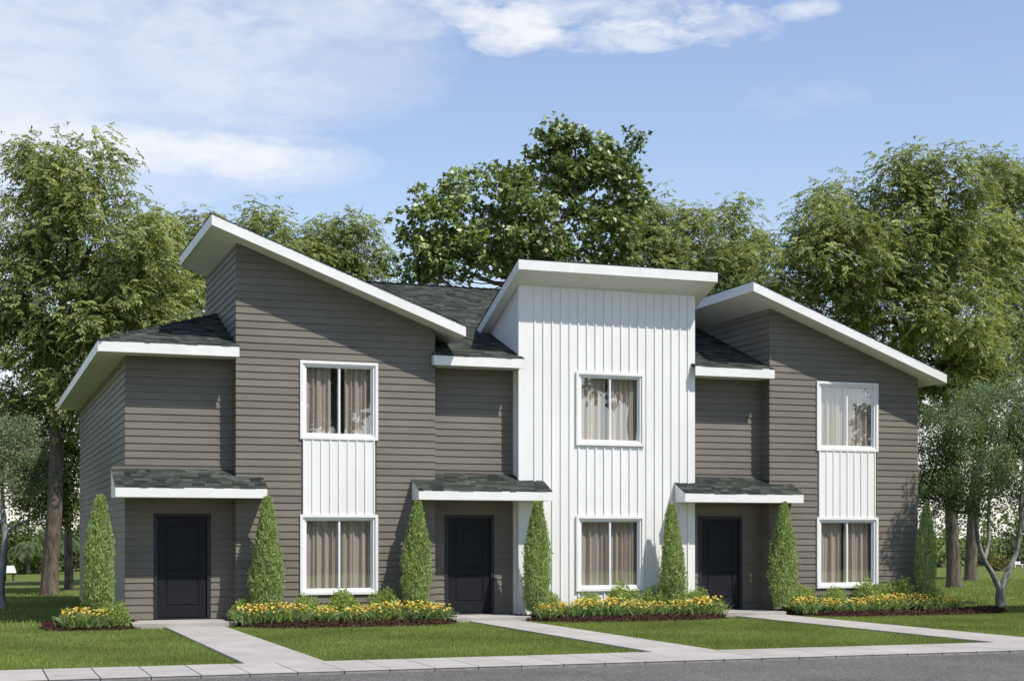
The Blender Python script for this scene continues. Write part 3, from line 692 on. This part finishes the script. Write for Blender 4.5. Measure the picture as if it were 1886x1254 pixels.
# ------------------------------------------------------------ trees behind and beside the house
def G(px, Y, z=GZ):        # point on the ground plane at depth Y under photo column px
    k = (px - CX) / F; d = Y / (C_ - k * S_); return np.array([k * d * C_ + d * S_, Y, z])
YT = 50.5
tree('tall_tree', 'very tall light green tree at the far left beside the house, topmost on that side',
     [G(92, YT), at(93, 1040, YT), at(98, 960, YT), at(103, 860, YT), at(106, 740, YT), at(112, 600, YT), at(128, 440, YT)], [.27, .25, .25, .22, .18, .14, .07],
     lobes_at(YT, [(140, 330, 90, 85), (55, 330, 55, 65, 1), (60, 460, 95, 95), (190, 440, 105, 100, -1), (110, 560, 110, 95), (250, 500, 80, 90), (215, 590, 95, 75, -1), (20, 620, 80, 80, 1), (300, 560, 65, 65, 1), (120, 660, 90, 55), (60, 715, 75, 45, 1), (140, 730, 60, 45, -1), (20, 770, 60, 40, 1), (110, 800, 55, 45, 1)]),
     'pinnate', 3.4, 36, GREEN_L, 31, size=.80, rc=.82)
tree('leafy_tree', 'light green tree between the tall left tree and the peak of the left shed roof',
     [G(335, 57), at(332, 800, 57), at(325, 600, 57), at(320, 480, 57)], [.3, .25, .16, .06],
     lobes_at(57, [(320, 470, 70, 85), (370, 440, 55, 50, 1), (280, 560, 70, 80), (360, 540, 60, 70)]), 'pinnate', 3.4, 33, GREEN_L, 32, size=.80, rc=.8)
tree('leafy_tree', 'pale green tree directly behind the long slope of the left shed roof',
     [G(480, 60), at(480, 800, 60), at(478, 600, 60), at(475, 480, 60)], [.3, .25, .16, .06],
     lobes_at(60, [(475, 440, 62, 60), (430, 500, 60, 60), (540, 470, 50, 55, 1), (510, 520, 60, 50)]), 'pinnate', 3.4, 33, GREEN_L, 33, size=.80, rc=.8)
tree('leafy_tree', 'pale green tree behind the house just left of the broad-leaved one',
     [G(640, 62), at(640, 800, 62), at(640, 600, 62), at(640, 490, 62)], [.3, .25, .16, .06],
     lobes_at(62, [(630, 445, 62, 52), (600, 500, 60, 50), (680, 490, 52, 55), (580, 450, 45, 40, 1)]), 'pinnate', 3.4, 33, GREEN_L, 34, size=.80, rc=.8)
YM_ = 49.
tree('broadleaf_tree', 'dark broad-leaved tree rising behind the middle of the house',
     [G(985, YM_), at(985, 820, YM_), at(985, 640, YM_), at(1000, 540, YM_), at(1020, 440, YM_), at(1060, 360, YM_)], [.38, .33, .27, .2, .14, .06],
     lobes_at(YM_, [(1060, 292, 74, 58), (1142, 292, 52, 60), (1015, 310, 50, 45, 1), (1100, 370, 95, 60), (930, 350, 55, 52), (870, 385, 62, 60, .5), (980, 400, 75, 60, -1), (800, 400, 52, 40), (770, 470, 48, 45), (840, 480, 75, 48, 1), (905, 450, 60, 45, -1), (1000, 480, 90, 45), (1105, 450, 80, 58), (1150, 385, 42, 45, 1), (790, 505, 50, 28)], .75),
     'big', 2.1, 22, GREEN_C, 35, rc=.70, size=.80, lmat='bigleaf', lr=.3, twigs=.8)
tree('leafy_tree', 'pale green tree showing right of the broad-leaved tree above the white bay roof',
     [G(1240, 60), at(1240, 800, 60), at(1240, 600, 60), at(1240, 460, 60)], [.3, .25, .16, .06],
     lobes_at(60, [(1225, 420, 65, 62), (1180, 470, 60, 60), (1280, 440, 55, 60, 1), (1240, 500, 80, 45)]), 'pinnate', 3.4, 33, GREEN_L, 36, size=.80, rc=.8)
tree('leafy_tree', 'pale green tree between the white bay roof and the tall right tree',
     [G(1350, 58), at(1350, 800, 58), at(1350, 600, 58), at(1352, 470, 58)], [.3, .25, .16, .06],
     lobes_at(58, [(1352, 425, 42, 62), (1330, 490, 65, 55), (1390, 480, 50, 50, 1)]), 'pinnate', 3.4, 33, GREEN_L, 37, size=.80, rc=.8)
YR_ = 47.
tree('tall_tree', 'very tall light green tree behind the right end of the house',
     [G(1757, YR_), at(1756, 1030, YR_), at(1752, 900, YR_), at(1750, 740, YR_), at(1748, 600, YR_), at(1735, 470, YR_)], [.26, .235, .23, .19, .13, .06],
     lobes_at(YR_, [(1665, 335, 60, 68), (1750, 355, 70, 70, -1), (1680, 440, 105, 80), (1790, 470, 90, 85, 1), (1570, 380, 62, 55, 1), (1510, 420, 48, 50), (1570, 470, 90, 75, -1), (1480, 480, 62, 60, .5), (1440, 500, 45, 50), (1650, 560, 100, 75), (1540, 560, 75, 60, 1), (1760, 580, 90, 75, -1), (1700, 650, 80, 55, 1), (1790, 680, 80, 55), (1730, 730, 60, 45, 1)]),
     'pinnate', 3.4, 36, GREEN_L, 38, size=.80, rc=.8)
tree('tall_tree', 'very tall light green tree cut by the right edge of the view',
     [G(1788, 54), at(1789, 1020, 54), at(1797, 900, 54), at(1820, 700, 54), at(1850, 520, 54), at(1865, 400, 54)], [.26, .24, .24, .18, .12, .06],
     lobes_at(54, [(1850, 330, 60, 62), (1900, 400, 75, 85), (1850, 490, 75, 85), (1910, 560, 85, 90), (1840, 640, 80, 70, -1), (1930, 700, 80, 60), (1790, 700, 55, 50, 1)]),
     'pinnate', 3.4, 34, GREEN_L, 39, size=.80, rc=.8)
YS = ground(1843, 1116, GZ)[1]
tree('small_tree', 'small multi-stemmed tree with smooth grey stems on the right lawn',
     [ground(1843, 1116, GZ), at(1842, 1098, YS), at(1842, 1086, YS)], [.135, .11, .10],
     lobes_at(YS, [(1765, 785, 78, 66), (1840, 765, 75, 60, .5), (1905, 790, 75, 75), (1730, 850, 52, 68), (1800, 870, 88, 66, -.6), (1890, 880, 80, 64, .6), (1722, 900, 42, 48), (1775, 930, 45, 28), (1735, 940, 30, 24)], .95),
     'small', 8.5, 23, GREEN_S, 40, bark='bark_grey', rc=.42, size=.95, lr=.42,
     stems=[([at(1843, 1090, YS), at(1828, 1055, YS), at(1811, 1030, YS), at(1800, 990, YS), at(1796, 940, YS), at(1798, 860, YS)], [.085, .072, .066, .056, .05, .02]),
            ([at(1812, 1032, YS), at(1822, 1000, YS + .2), at(1821, 950, YS + .3), at(1826, 850, YS + .4)], [.055, .048, .045, .02]),
            ([at(1843, 1090, YS), at(1856, 1052, YS), at(1873, 1018, YS), at(1880, 970, YS), at(1882, 900, YS), at(1890, 820, YS)], [.09, .078, .07, .06, .05, .02])])
YL = 41.5
tree('small_tree', 'small grey-green tree with a curving stem cut by the left edge of the view',
     [G(2, YL), at(1, 1080, YL), at(6, 1030, YL), at(10, 990, YL), at(5, 940, YL), at(4, 880, YL)], [.13, .10, .095, .075, .07, .03],
     lobes_at(YL, [(0, 800, 55, 45), (45, 830, 42, 42), (-40, 840, 60, 60), (20, 880, 55, 38), (60, 870, 28, 34)], .95),
     'small', 10, 26, GREEN_G, 41, bark='bark_grey', rc=.36, size=.85, lr=.4,
     stems=[([at(8, 985, YL), at(28, 968, YL), at(50, 958, YL + .3), at(62, 945, YL + .5)], [.04, .032, .026, .012])])
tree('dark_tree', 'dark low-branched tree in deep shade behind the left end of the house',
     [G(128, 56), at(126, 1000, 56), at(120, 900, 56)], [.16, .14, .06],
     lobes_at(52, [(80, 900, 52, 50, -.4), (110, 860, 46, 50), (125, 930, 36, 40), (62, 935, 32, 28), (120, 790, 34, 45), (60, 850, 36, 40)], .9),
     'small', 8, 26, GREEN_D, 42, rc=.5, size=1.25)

# trees of the other side of the street and just outside the view: they shade the right corner and show in the panes
tree('shade_tree', 'broad tree standing outside the view to the right, shading the right corner of the house',
     [(26.4, 28.3, GZ), (26.4, 28.3, 2.6), (26.2, 28.4, 5.0)], [.2, .16, .08],
     [((24.5, 28.7, 6.3), (1.35, 1.4, 1.3)), ((25.5, 28.2, 5.2), (1.4, 1.5, 1.2)), ((26.8, 28.6, 6.5), (1.9, 1.8, 1.5)), ((28.6, 29.0, 5.0), (2.2, 1.8, 1.4)), ((26.4, 28.4, 7.8), (1.6, 1.6, 1.0))],
     'small', 7, 24, GREEN_S, 43, rc=.5, size=1.2)
st1 = tree('street_tree', 'tall tree across the street mirrored in the upper left window',
     [(18.0, -20, GZ), (18.2, -20, 5), (17.6, -20, 9), (17.0, -20, 12)], [.4, .32, .24, .08],
     [((16.6, -20, 13.5), (3.4, 3, 3.4)), ((20.4, -20, 12.2), (2.8, 3, 2.8)), ((13.6, -20, 10.4), (2.8, 3, 2.4)), ((18.5, -20, 9.6), (3.2, 3, 2.2)), ((23.4, -20, 10.4), (2.4, 2.4, 2.0))],
     'big', 1.0, 14, GREEN_D, 44, rc=.9, size=1.5, lmat='bigleaf', twigs=.6)
copytree(st1, (39.5, -24, GZ), 2.1, (1.0, 1.0, 1.35), 'tall leaning tree across the street mirrored in the upper middle window')
copytree(st1, (62.5, -22, GZ), 4.0, .9, 'shorter tree across the street opposite the right bay')
copytree(st1, (2, -27, GZ), 5.2, 1.1, 'large tree across the street opposite the left end of the house')
def hedge(name, label, x0, x1, y, h, seed, dep=1.6):
    r = np.random.default_rng(seed); n = int((x1 - x0) * h * 1.6)
    c = np.c_[r.uniform(x0, x1, n), y + r.uniform(-dep / 2, dep / 2, n), r.uniform(.1, 1, n) * (h - .5), r.uniform(.5, .8, n)]
    V, Fq, T = foliage('big', c, 9, r, GREEN_D, 1.3)
    MBh = npmesh('foliage', V - [x0, y, 0], Fq, 'leaf', T)
    o = empty(name, (x0, y, GZ), label, 'hedge'); link('foliage', MBh, o)
    r_ = MB().box(0, x1 - x0, -.45, .45, 0, h - .9).build('inner_branches', 'dark_wood', o)
hedge('hedge', 'long unseen hedge added across the street to darken the lower window reflections', -8, 74, -12, 4.0, 50)  # added out of view, its height hides bright horizon sky from the lower panes

# ------------------------------------------------------------ far edge of the lawn: bushes and palms
def bush(name, label, px, Y, z0, lobes, seed, cols=GREEN_D, kind='small', size=3.2, rc=1.0, per=14, dens=1.3, cat='bush', group=None):
    r = np.random.default_rng(seed); b = G(px, Y, z0); root = empty(name, tuple(b), label, cat, group)
    cl = crown_clumps(lobes_at(Y, lobes), dens, r, rc); cl[:, 2] = np.maximum(cl[:, 2], .3)
    V, Fq, T = foliage(kind, cl, per, r, cols, size); link('foliage', npmesh('foliage', V - b, Fq, 'leaf', T), root)
    B_ = Acc(); ctr = cl[:, :3].mean(0)
    for q in cl[r.integers(0, len(cl), 9)]: B_.add(*tube(limb(b + r.normal(size=3) * [.25, .25, 0], q[:3], r, .05, 6), np.linspace(.09, .02, 6), 5))
    V, Fq = B_.get(); link('stems', npmesh('stems', V - b, Fq, 'bark_thin', smooth=True), root, kind='stuff')
    return root
BUSH_M = [((.10, .14, .05), 4), ((.075, .105, .04), 3), ((.14, .18, .07), 2)]
BUSH_B = [((.13, .19, .05), 4), ((.10, .15, .04), 3), ((.17, .23, .07), 2)]
bush('bush', 'mid green bush on the far lawn edge at the extreme left', 5, 84, GZ, [(0, 1005, 28, 46), (30, 1005, 26, 40), (-25, 1005, 28, 46), (60, 1012, 24, 36)], 60, BUSH_M)
bush('bush', 'dark bush under the palm on the far left lawn edge', 55, 82, GZ, [(45, 1030, 26, 22), (70, 1030, 20, 22)], 61, GREEN_D)
bush('bush', 'mid green bush between the palm and the thick trunk on the left', 78, 88, GZ, [(75, 1000, 26, 34), (95, 1005, 24, 32)], 62, BUSH_M)
bush('bush', 'tall bush between the thick left trunk and the house wall', 125, 86, GZ, [(115, 1010, 22, 36), (142, 1010, 22, 34), (130, 1035, 30, 20)], 63, BUSH_M)
bush('bush', 'pale green bush right of the last column cypress', 1735, 80, GZ, [(1722, 1000, 22, 46), (1745, 1010, 24, 42), (1700, 1010, 22, 40)], 64, BUSH_B)
bush('bush', 'bright green broad bush on the far lawn edge at the right', 1840, 86, GZ, [(1830, 990, 34, 34), (1875, 985, 36, 36), (1915, 990, 36, 40), (1800, 1010, 26, 32)], 65, BUSH_B)
bush('bush', 'dark blue-green bush below the bright one at the right edge', 1870, 82, GZ, [(1865, 1025, 30, 24), (1905, 1025, 30, 28), (1800, 1040, 24, 16)], 66, [((.05, .075, .05), 3), ((.035, .055, .035), 2)])
bush('bush', 'small orange-tinged bush between the grey stems on the far right lawn', 1841, 70, GZ, [(1841, 1042, 13, 12)], 67, [((.16, .13, .03), 3), ((.10, .12, .03), 2)], size=2.0, rc=.4)
def palm(label, px, py, Y, L, seed, trunk_r=.1):
    r = np.random.default_rng(seed); top = at(px, py, Y); b = G(px, Y); root = empty('palm', tuple(b), label, 'palm')
    V, Fq = tube(np.linspace(b, top, 6), [trunk_r] * 6, 8, .05); link('trunk', npmesh('trunk', V - b, Fq, 'bark', smooth=True), root)
    for k in range(17):
        a = k * 2.4; e = r.uniform(-.25, 1.1); A_ = Acc(); T = []
        d = np.array([math.cos(a) * math.cos(e), math.sin(a) * math.cos(e), math.sin(e)]); Q = bez(top, top + d * L * .6, top + d * L * np.array([1, 1, .4]) + [0, 0, -L * .35], 14)
        dd = unit(np.gradient(Q, axis=0)); sd = unit(np.cross(dd, [0, 0, 1.]))
        C = np.repeat(Q[1:], 2, 0); s2 = np.tile([1., -1.], 13)[:, None] * np.repeat(sd[1:], 2, 0); D = unit(s2 + np.repeat(dd[1:], 2, 0) * .6 + [0, 0, -.5])
        n = len(C); V, Fq = leaf_quads(C, D, unit(np.array([0, 0, 1.]) + r.normal(size=(n, 3)) * .2), np.full(n, L * .42), np.full(n, L * .05))
        link('frond', npmesh('frond', V - b, Fq, 'leaf', tints(n, [((.15, .19, .10), 1), ((.11, .15, .07), 1)], r)), root)
palm('low feathery palm among the bushes left of the thick trunk', 52, 1008, 80, 1.15, 70)
palm('palm with a thin trunk between the thick left trunk and the house', 125, 1002, 80, 1.0, 71)
palm('distant tall palm poking above the bushes at the far left', 35, 963, 150, 1.3, 72)
# small pale stand and bench-shaped stand-in for a distant white car on the far lawn
P = G(18, 68.); tb = empty('garden_table', tuple(P), 'small pale slope-topped garden table on the far left lawn', 'table')
MB().hexa([(-.32, -.25, .34), (.26, -.25, .34), (.18, .12, .62), (-.22, .12, .62), (-.32, -.25, .375), (.26, -.25, .375), (.18, .12, .655), (-.22, .12, .655)]).build('table_top', 'pale', tb)
for (x, y) in ((-.22, -.18), (.16, -.18), (-.16, .08), (.12, .08)): MB().box(x - .02, x + .02, y - .02, y + .02, 0, .40 if y < 0 else .58).build('leg', 'dark_wood', tb)
P = G(1874, 78.); tb = empty('white_stand_in', tuple(P), 'low white bench shape standing in for a white car far off at the right edge of the lawn', 'bench')
MB().box(-.32, .32, -.16, .16, .17, .21).build('seat', 'vinyl', tb); MB().box(-.32, .32, .13, .16, .24, .36).build('backrest', 'vinyl', tb)
for x in (-.26, .26): MB().box(x - .025, x + .025, -.14, .14, 0, .17).build('leg', 'vinyl', tb)

# ------------------------------------------------------------ beds, cypresses, shrubs, flowers
def bed_front(x, b):
    x0, x1, y0 = b[0], b[1], b[2]; u = (x - x0) / (x1 - x0); return y0 + 1.15 * abs(2 * u - 1) ** 5
BEDS = [(1.35, 3.2, 30.38, 32.6, 'left of the left porch'), (4.95, 9.95, 29.80, 31.59, 'under the left bay'), (11.30, 16.40, 29.80, 31.59, 'under the middle bay'), (17.95, 24.1, 29.80, 31.59, 'under the right bay')]
for n, (x0, x1, y0, y1, nm) in enumerate(BEDS):
    r = np.random.default_rng(80 + n); A_ = Acc(); m = 48
    V = []; Fq = []
    for j in range(7):
        for i in range(m + 1):
            x = x0 + (x1 - x0) * i / m; yf = bed_front(x, (x0, x1, y0)) if n else y0 + .35 * abs(2 * (x - x0) / (x1 - x0) - 1) ** 4; v = j / 6
            V.append((x, yf + (y1 - yf) * v, -.05 + .11 * min(1, v * 3) ** .6 + r.normal() * .006))
    for j in range(6):
        for i in range(m): a = j * (m + 1) + i; Fq.append((a, a + 1, a + m + 2, a + m + 1))
    V = np.array(V); Fq = np.array(Fq); T = np.full((len(Fq), 3), .6)
    k = int((x1 - x0) * 900); xx = r.uniform(x0, x1, k); v = r.uniform(-.02, .75, k)
    yf = np.array([bed_front(x, (x0, x1, y0)) if n else y0 + .35 * abs(2 * (x - x0) / (x1 - x0) - 1) ** 4 for x in xx])
    C = np.c_[xx, yf + (y1 - yf) * v, -.045 + .11 * np.minimum(1, np.maximum(v, 0) * 3) ** .6 + r.uniform(.0, .022, k)]
    D = unit(r.normal(size=(k, 3)) * [1, 1, .25]); L = r.uniform(.04, .10, k)
    V2, F2 = leaf_quads(C, D, unit(np.array([0, 0, 1.]) + r.normal(size=(k, 3)) * .5), L, L * .38)
    T2 = np.ones((k, 3)) * r.uniform(.5, 1.9, (k, 1)) * [1, r.uniform(.9, 1.05), .95]
    link('mulch_bed', npmesh('mulch_bed', np.r_[V, V2], np.r_[Fq, F2 + len(V)], 'mulch', np.r_[T, T2]), label='strip of reddish brown bark mulch ' + nm, kind='stuff')
# column cypress
def cypress_mesh(seed, h=2.6, w=.33):
    r = np.random.default_rng(seed); n = 15000
    z = r.uniform(.06, 1, n); prof = np.interp(z, [0, .05, .16, .34, .58, .80, .93, 1.0], [.34, .60, .88, 1.0, .86, .52, .30, .13]) * w
    a = r.uniform(0, 2 * np.pi, n); lump = 1 + .12 * np.sin(a * 2 + z * 7 + seed * 1.7) + .09 * np.sin(a * 5 - z * 19 + seed) + .05 * np.sin(a * 9 + z * 41) + r.normal(size=n) * .06
    k = (r.uniform(.0, 1, n) ** .22) * (1 + .16 * (r.random(n) > .93))
    rr = prof * lump * k
    C = np.c_[np.cos(a) * rr, np.sin(a) * rr, z * h - .03]
    D = unit(np.c_[np.cos(a) * .55, np.sin(a) * .55, np.full(n, 1.0)] + r.normal(size=(n, 3)) * .38)
    Nn = unit(np.c_[np.cos(a), np.sin(a), np.full(n, .35)] + r.normal(size=(n, 3)) * .4)
    L = r.uniform(.045, .085, n)
    V, Fq = leaf_quads(C, D, Nn, L, L * .42)
    T = tints(n, [((.38, .47, .20), 5), ((.28, .37, .15), 3), ((.48, .56, .28), 2.4), ((.12, .18, .06), 1.2), ((.30, .26, .13), .25)], r, .2)
    return npmesh('foliage', V, Fq, 'leaf', T)
CM = [cypress_mesh(90), cypress_mesh(91), cypress_mesh(92)]
CS = npmesh('stem', *tube([(0, 0, -.02), (.01, 0, .3), (0, 0, 1.6)], [.035, .03, .012], 8), 'bark', smooth=True)
cyp = [(180, 31.25, 1.0, 'column cypress in the bed left of the left porch, darkest on its house side'), (490, 31.05, 1.0, 'column cypress between the left door and the left bay window'),
       (765, 31.05, .97, 'column cypress between the left bay window and the middle door'), (988, 31.02, .98, 'column cypress at the left corner of the white bay'),
       (1241, 31.05, .97, 'column cypress at the right corner of the white bay, throwing a shadow on it'), (1442, 31.05, 1.0, 'column cypress right of the right door'),
       (1704, 31.15, 1.0, 'shaded column cypress at the right corner of the house')]
for n, (px, Y, s, lab) in enumerate(cyp):
    P = G(px, Y, .04); o = empty('column_cypress', tuple(P), lab, 'cypress', 'column cypresses along the front of the house')
    o.rotation_euler = (0, 0, n * 1.9); w = {0: .92, 1: .93, 2: .9, 3: .9, 4: .84, 5: .9, 6: .76}[n]; o.scale = (w, w * (.94 + .03 * (n % 3)), s)
    o.rotation_euler = (R(1.2 * math.sin(n * 2.7)), R(1.2 * math.cos(n * 1.9)), n * 1.9)
    link('foliage', CM[n % 3], o); link('stem', CS, o)
# mound shrubs
def mound_mesh(seed, rx=.36, h=.42):
    r = np.random.default_rng(seed); n = 2600; d = rand_dirs(n, r); d[:, 2] = np.abs(d[:, 2]); k = r.uniform(.3, 1, n) ** .35 * (1 + .10 * np.sin(d[:, 0] * 6 + seed) + .08 * np.sin(d[:, 1] * 8))
    C = d * k[:, None] * [rx, rx, h]; D = unit(d * .7 + rand_dirs(n, r)); Nn = unit(d + r.normal(size=(n, 3)) * .6); L = r.uniform(.03, .055, n)
    V, Fq = leaf_quads(C, D, Nn, L, L * .55)
    T = tints(n, [((.26, .35, .09), 5), ((.19, .27, .07), 3), ((.36, .43, .14), 2)], r, .2); return npmesh('leaves', V, Fq, 'leaf', T)
MM = [mound_mesh(100), mound_mesh(101), mound_mesh(102)]
MS = npmesh('stems', *tube([(0, 0, -.03), (.01, .01, .12), (.0, 0, .26)], [.02, .015, .006], 6), 'bark', smooth=True)
shr = [(214, 30.95, .82, 'rounded green shrub beside the flowers at the left corner of the house'), (562, 31.1, .95, 'rounded green shrub under the left edge of the left bay window'), (632, 31.2, 1.15, 'largest rounded green shrub under the middle of the left bay window'),
       (712, 31.2, 1.15, 'rounded green shrub under the right edge of the left bay window'), (452, 31.2, .9, 'small rounded shrub left of the cypress by the left door'), (1012, 31.2, .95, 'rounded green shrub just right of the cypress at the white bay corner'), (1086, 31.2, .95, 'lower rounded shrub under the left half of the white bay window'),
       (1146, 31.25, 1.25, 'largest rounded green shrub below the right half of the white bay window'), (1214, 31.2, 1.15, 'rounded green shrub left of the cypress at the white bay right corner'), (1281, 31.2, 1.05, 'rounded green shrub at the white bay end next to the right door'),
       (1477, 31.2, 1.05, 'rounded green shrub right of the cypress by the right door'), (1537, 31.2, 1.0, 'rounded green shrub under the left edge of the right bay window'), (1602, 31.25, 1.3, 'largest rounded green shrub under the right bay window'),
       (1658, 31.25, 1.3, 'rounded shrub in half shade between the right bay window and the corner'), (775, 30.95, .8, 'small rounded shrub at the foot of the cypress by the middle door'), (1712, 31.0, 1.0, 'shaded rounded shrub in front of the corner cypress')]
for n, (px, Y, s, lab) in enumerate(shr):
    o = empty('mound_shrub', tuple(G(px, Y, .04)), lab, 'shrub', 'rounded shrubs in the front beds'); o.scale = (s * 1.05, s * 1.05, s * 1.32); o.rotation_euler = (0, 0, n * 1.3)
    link('leaves', MM[n % 3], o); link('stems', MS, o)
# daylilies
def lily_meshes(seed):
    r = np.random.default_rng(seed); n = 330
    b = np.c_[r.normal(size=n) * .11, r.normal(size=n) * .10, np.zeros(n)]; d = unit(np.c_[r.normal(size=(n, 2)) * .42, np.full(n, 1.0)]); L = r.uniform(.20, .37, n)
    V = []; Fq = []; T = []
    cols = tints(n, [((.20, .31, .13), 4), ((.28, .38, .20), 3), ((.15, .23, .09), 2), ((.36, .42, .16), 1)], r, .2)
    for i in range(n):
        P = bez(b[i], b[i] + d[i] * L[i] * .7, b[i] + d[i] * L[i] * np.array([1.7, 1.7, .92]), 4); s_ = unit(np.cross(d[i], rand_dirs(1, r)[0])) * .0085
        k = len(V); w = [1, 1.1, .8, .1]
        for j in range(4): V += [P[j] - s_ * w[j], P[j] + s_ * w[j]]
        Fq += [(k + 2 * j, k + 2 * j + 1, k + 2 * j + 3, k + 2 * j + 2) for j in range(3)]; T += [cols[i]] * 3
    leaves = npmesh('leaves', np.array(V), np.array(Fq), 'leaf', np.array(T))
    m = 84; ang = r.uniform(0, 6.28, m); rr = r.uniform(0, 1, m) ** .5 * .31
    H = np.c_[np.cos(ang) * rr, np.sin(ang) * rr * .8, r.uniform(.22, .40, m) - rr * .12]
    Vp = []; Fp = []; Tp = []; B_ = Acc()
    for i in range(m):
        col = [(.78, .54, .11), (.80, .66, .20), (.72, .38, .07), (.66, .70, .28), (.40, .50, .13)][r.choice(5, p=[.34, .22, .14, .12, .18])]
        ax = unit(np.array([0, -.35, .7]) + r.normal(size=3) * .45); s1 = unit(np.cross(ax, [.3, .2, .9])); s2 = np.cross(ax, s1); R_ = r.uniform(.019, .032)
        for p in range(6):
            a = p * 1.047; o_ = s1 * math.cos(a) + s2 * math.sin(a); t_ = -s1 * math.sin(a) + s2 * math.cos(a); k = len(Vp)
            Vp += [H[i], H[i] + (o_ * .6 + t_ * .35 + ax * .7) * R_, H[i] + (o_ * 1.15 + ax * .75) * R_, H[i] + (o_ * .6 - t_ * .35 + ax * .7) * R_]; Fp.append((k, k + 1, k + 2, k + 3)); Tp.append(np.array(col) * r.uniform(.85, 1.15))
        B_.add(*tube([H[i] * [.4, .4, 0], H[i] * [.8, .8, .6], H[i]], [.003, .0025, .002], 3))
    st = npmesh('flower_stalks', *B_.get(), 'leaf', np.tile([.12, .18, .07], (B_.n // 9 * 6, 1)))
    return leaves, npmesh('blossoms', np.array(Vp), np.array(Fp), 'petal', np.array(Tp)), st
LM = [lily_meshes(110), lily_meshes(111), lily_meshes(112), lily_meshes(113)]
lil = [(140, 30.85, 'leftmost daylily clump of the bed left of the left porch'), (172, 30.8, 'daylily clump in front of the cypress left of the left porch'), (196, 30.95, 'daylily clump against the shrub left of the left porch'),
       (463, 30.75, 'first daylily clump right of the left walkway'), (505, 30.75, 'daylily clump in front of the cypress beside the left bay'), (542, 30.75, 'daylily clump below the left edge of the left bay window'),
       (600, 30.7, 'daylily clump between the two left shrubs under the left bay window'), (655, 30.75, 'daylily clump in front of the largest shrub of the left bay'), (697, 30.75, 'daylily clump below the right pane of the left bay window'), (738, 30.75, 'daylily clump left of the cypress beside the middle door'),
       (775, 30.7, 'daylily clump in front of the cypress beside the middle door'), (806, 30.75, 'last daylily clump before the middle walkway'),
       (1005, 30.75, 'daylily clump at the foot of the white bay corner cypress'), (1048, 30.75, 'daylily clump below the left edge of the white bay window'), (1078, 30.75, 'daylily clump in front of the lower shrub of the white bay'), (1126, 30.75, 'daylily clump below the right pane of the white bay window'), (1168, 30.75, 'daylily clump in front of the largest shrub of the white bay'),
       (1208, 30.75, 'daylily clump below the cypress shadow on the white wall'), (1247, 30.75, 'daylily clump in front of the right cypress of the white bay'), (1285, 30.75, 'daylily clump in front of the end shrub of the white bay'), (1308, 30.8, 'last daylily clump before the right walkway'),
       (1484, 30.75, 'first daylily clump right of the right door cypress'), (1530, 30.75, 'daylily clump below the left edge of the right bay window'), (1575, 30.75, 'daylily clump below the left pane of the right bay window'), (1612, 30.75, 'daylily clump in front of the largest shrub of the right bay'),
       (1648, 30.75, 'daylily clump below the right edge of the right bay window'), (1690, 30.75, 'half-shaded daylily clump in front of the corner cypress'), (1728, 30.8, 'shaded daylily clump just beyond the house corner'), (1752, 30.85, 'rightmost daylily clump of the beds')]
for n, (px, Y, lab) in enumerate(lil):
    o = empty('daylily', tuple(G(px, Y, .03)), lab, 'flower', 'yellow and orange daylilies in the front beds'); o.rotation_euler = (0, 0, (n * 2.3) % .9 - .45); s = 1.0 + .13 * math.sin(n * 5.1); o.scale = (s, s, s)
    a, b_, c_ = LM[n % 4]; link('leaves', a, o); link('blossoms', b_, o); link('flower_stalks', c_, o)

# ------------------------------------------------------------ grass
def grass(name, label, n, region, seed, L0, L1, wd, keep):
    r = np.random.default_rng(seed); x = r.uniform(region[0], region[1], n); y = r.uniform(region[2], region[3], n)
    k = keep(x, y); x, y = x[k], y[k]; n = len(x)
    C = np.c_[x, y, np.full(n, GZ - .002)]; D = unit(np.c_[r.normal(size=(n, 2)) * .38, np.ones(n)]); L = r.uniform(L0, L1, n)
    side = np.c_[np.cos(a := r.uniform(0, 6.28, n)), np.sin(a), np.zeros(n)] * wd / 2
    V = np.stack([C - side, C + side, C + D * L[:, None]], 1).reshape(-1, 3)
    patch = .5 + .5 * np.sin(x * 1.3 + np.sin(y * 1.7)) * np.sin(y * 1.1 + 2 * np.sin(x * .6))
    T = tints(n, [((.19, .25, .060), 5), ((.25, .30, .085), 3), ((.13, .19, .045), 3), ((.32, .34, .13), .8)], r, .22) * (.80 + .38 * patch)[:, None]
    link(name, npmesh(name, V, np.arange(n * 3).reshape(n, 3), 'grass', T), label=label, kind='stuff')
def off_hard(x, y):
    k = y > YS1 + .01
    for (a, b, _) in WALKS: k &= ~((x > a - .012) & (x < b + .012) & (y < 30.8))
    for (a, b) in ((XL, 5.25), (9.48, 11.54), (15.93, 17.88)): k &= ~((x > a) & (x < b) & (y > 30.8))
    for n, (x0, x1, y0, y1, _) in enumerate(BEDS):
        u = np.abs(2 * (x - x0) / (x1 - x0) - 1); yf = y0 + (1.15 * u ** 5 if n else .35 * u ** 4)
        k &= ~((x > x0) & (x < x1) & (y > yf + .03) & (y < y1))
    k &= ~((x > XL) & (x < XR) & (y > 31.58))
    return k
vis = lambda x, y: off_hard(x, y) & (x > (y - 21) * .0 - 1.0) & (x / y < .80) & (x / y > -.01)
grass('grass', 'short mown grass of the front lawns', 620000, (-1, 25, 21.5, 31.6), 120, .045, .085, .011, vis)
grass('grass', 'grass of the lawn beyond both ends of the house', 110000, (-3, 46, 31.6, 56), 121, .06, .11, .022, lambda x, y: off_hard(x, y) & ((x < XL) | (x > XR)) & (x / y < .85) & (x / y > -.02))
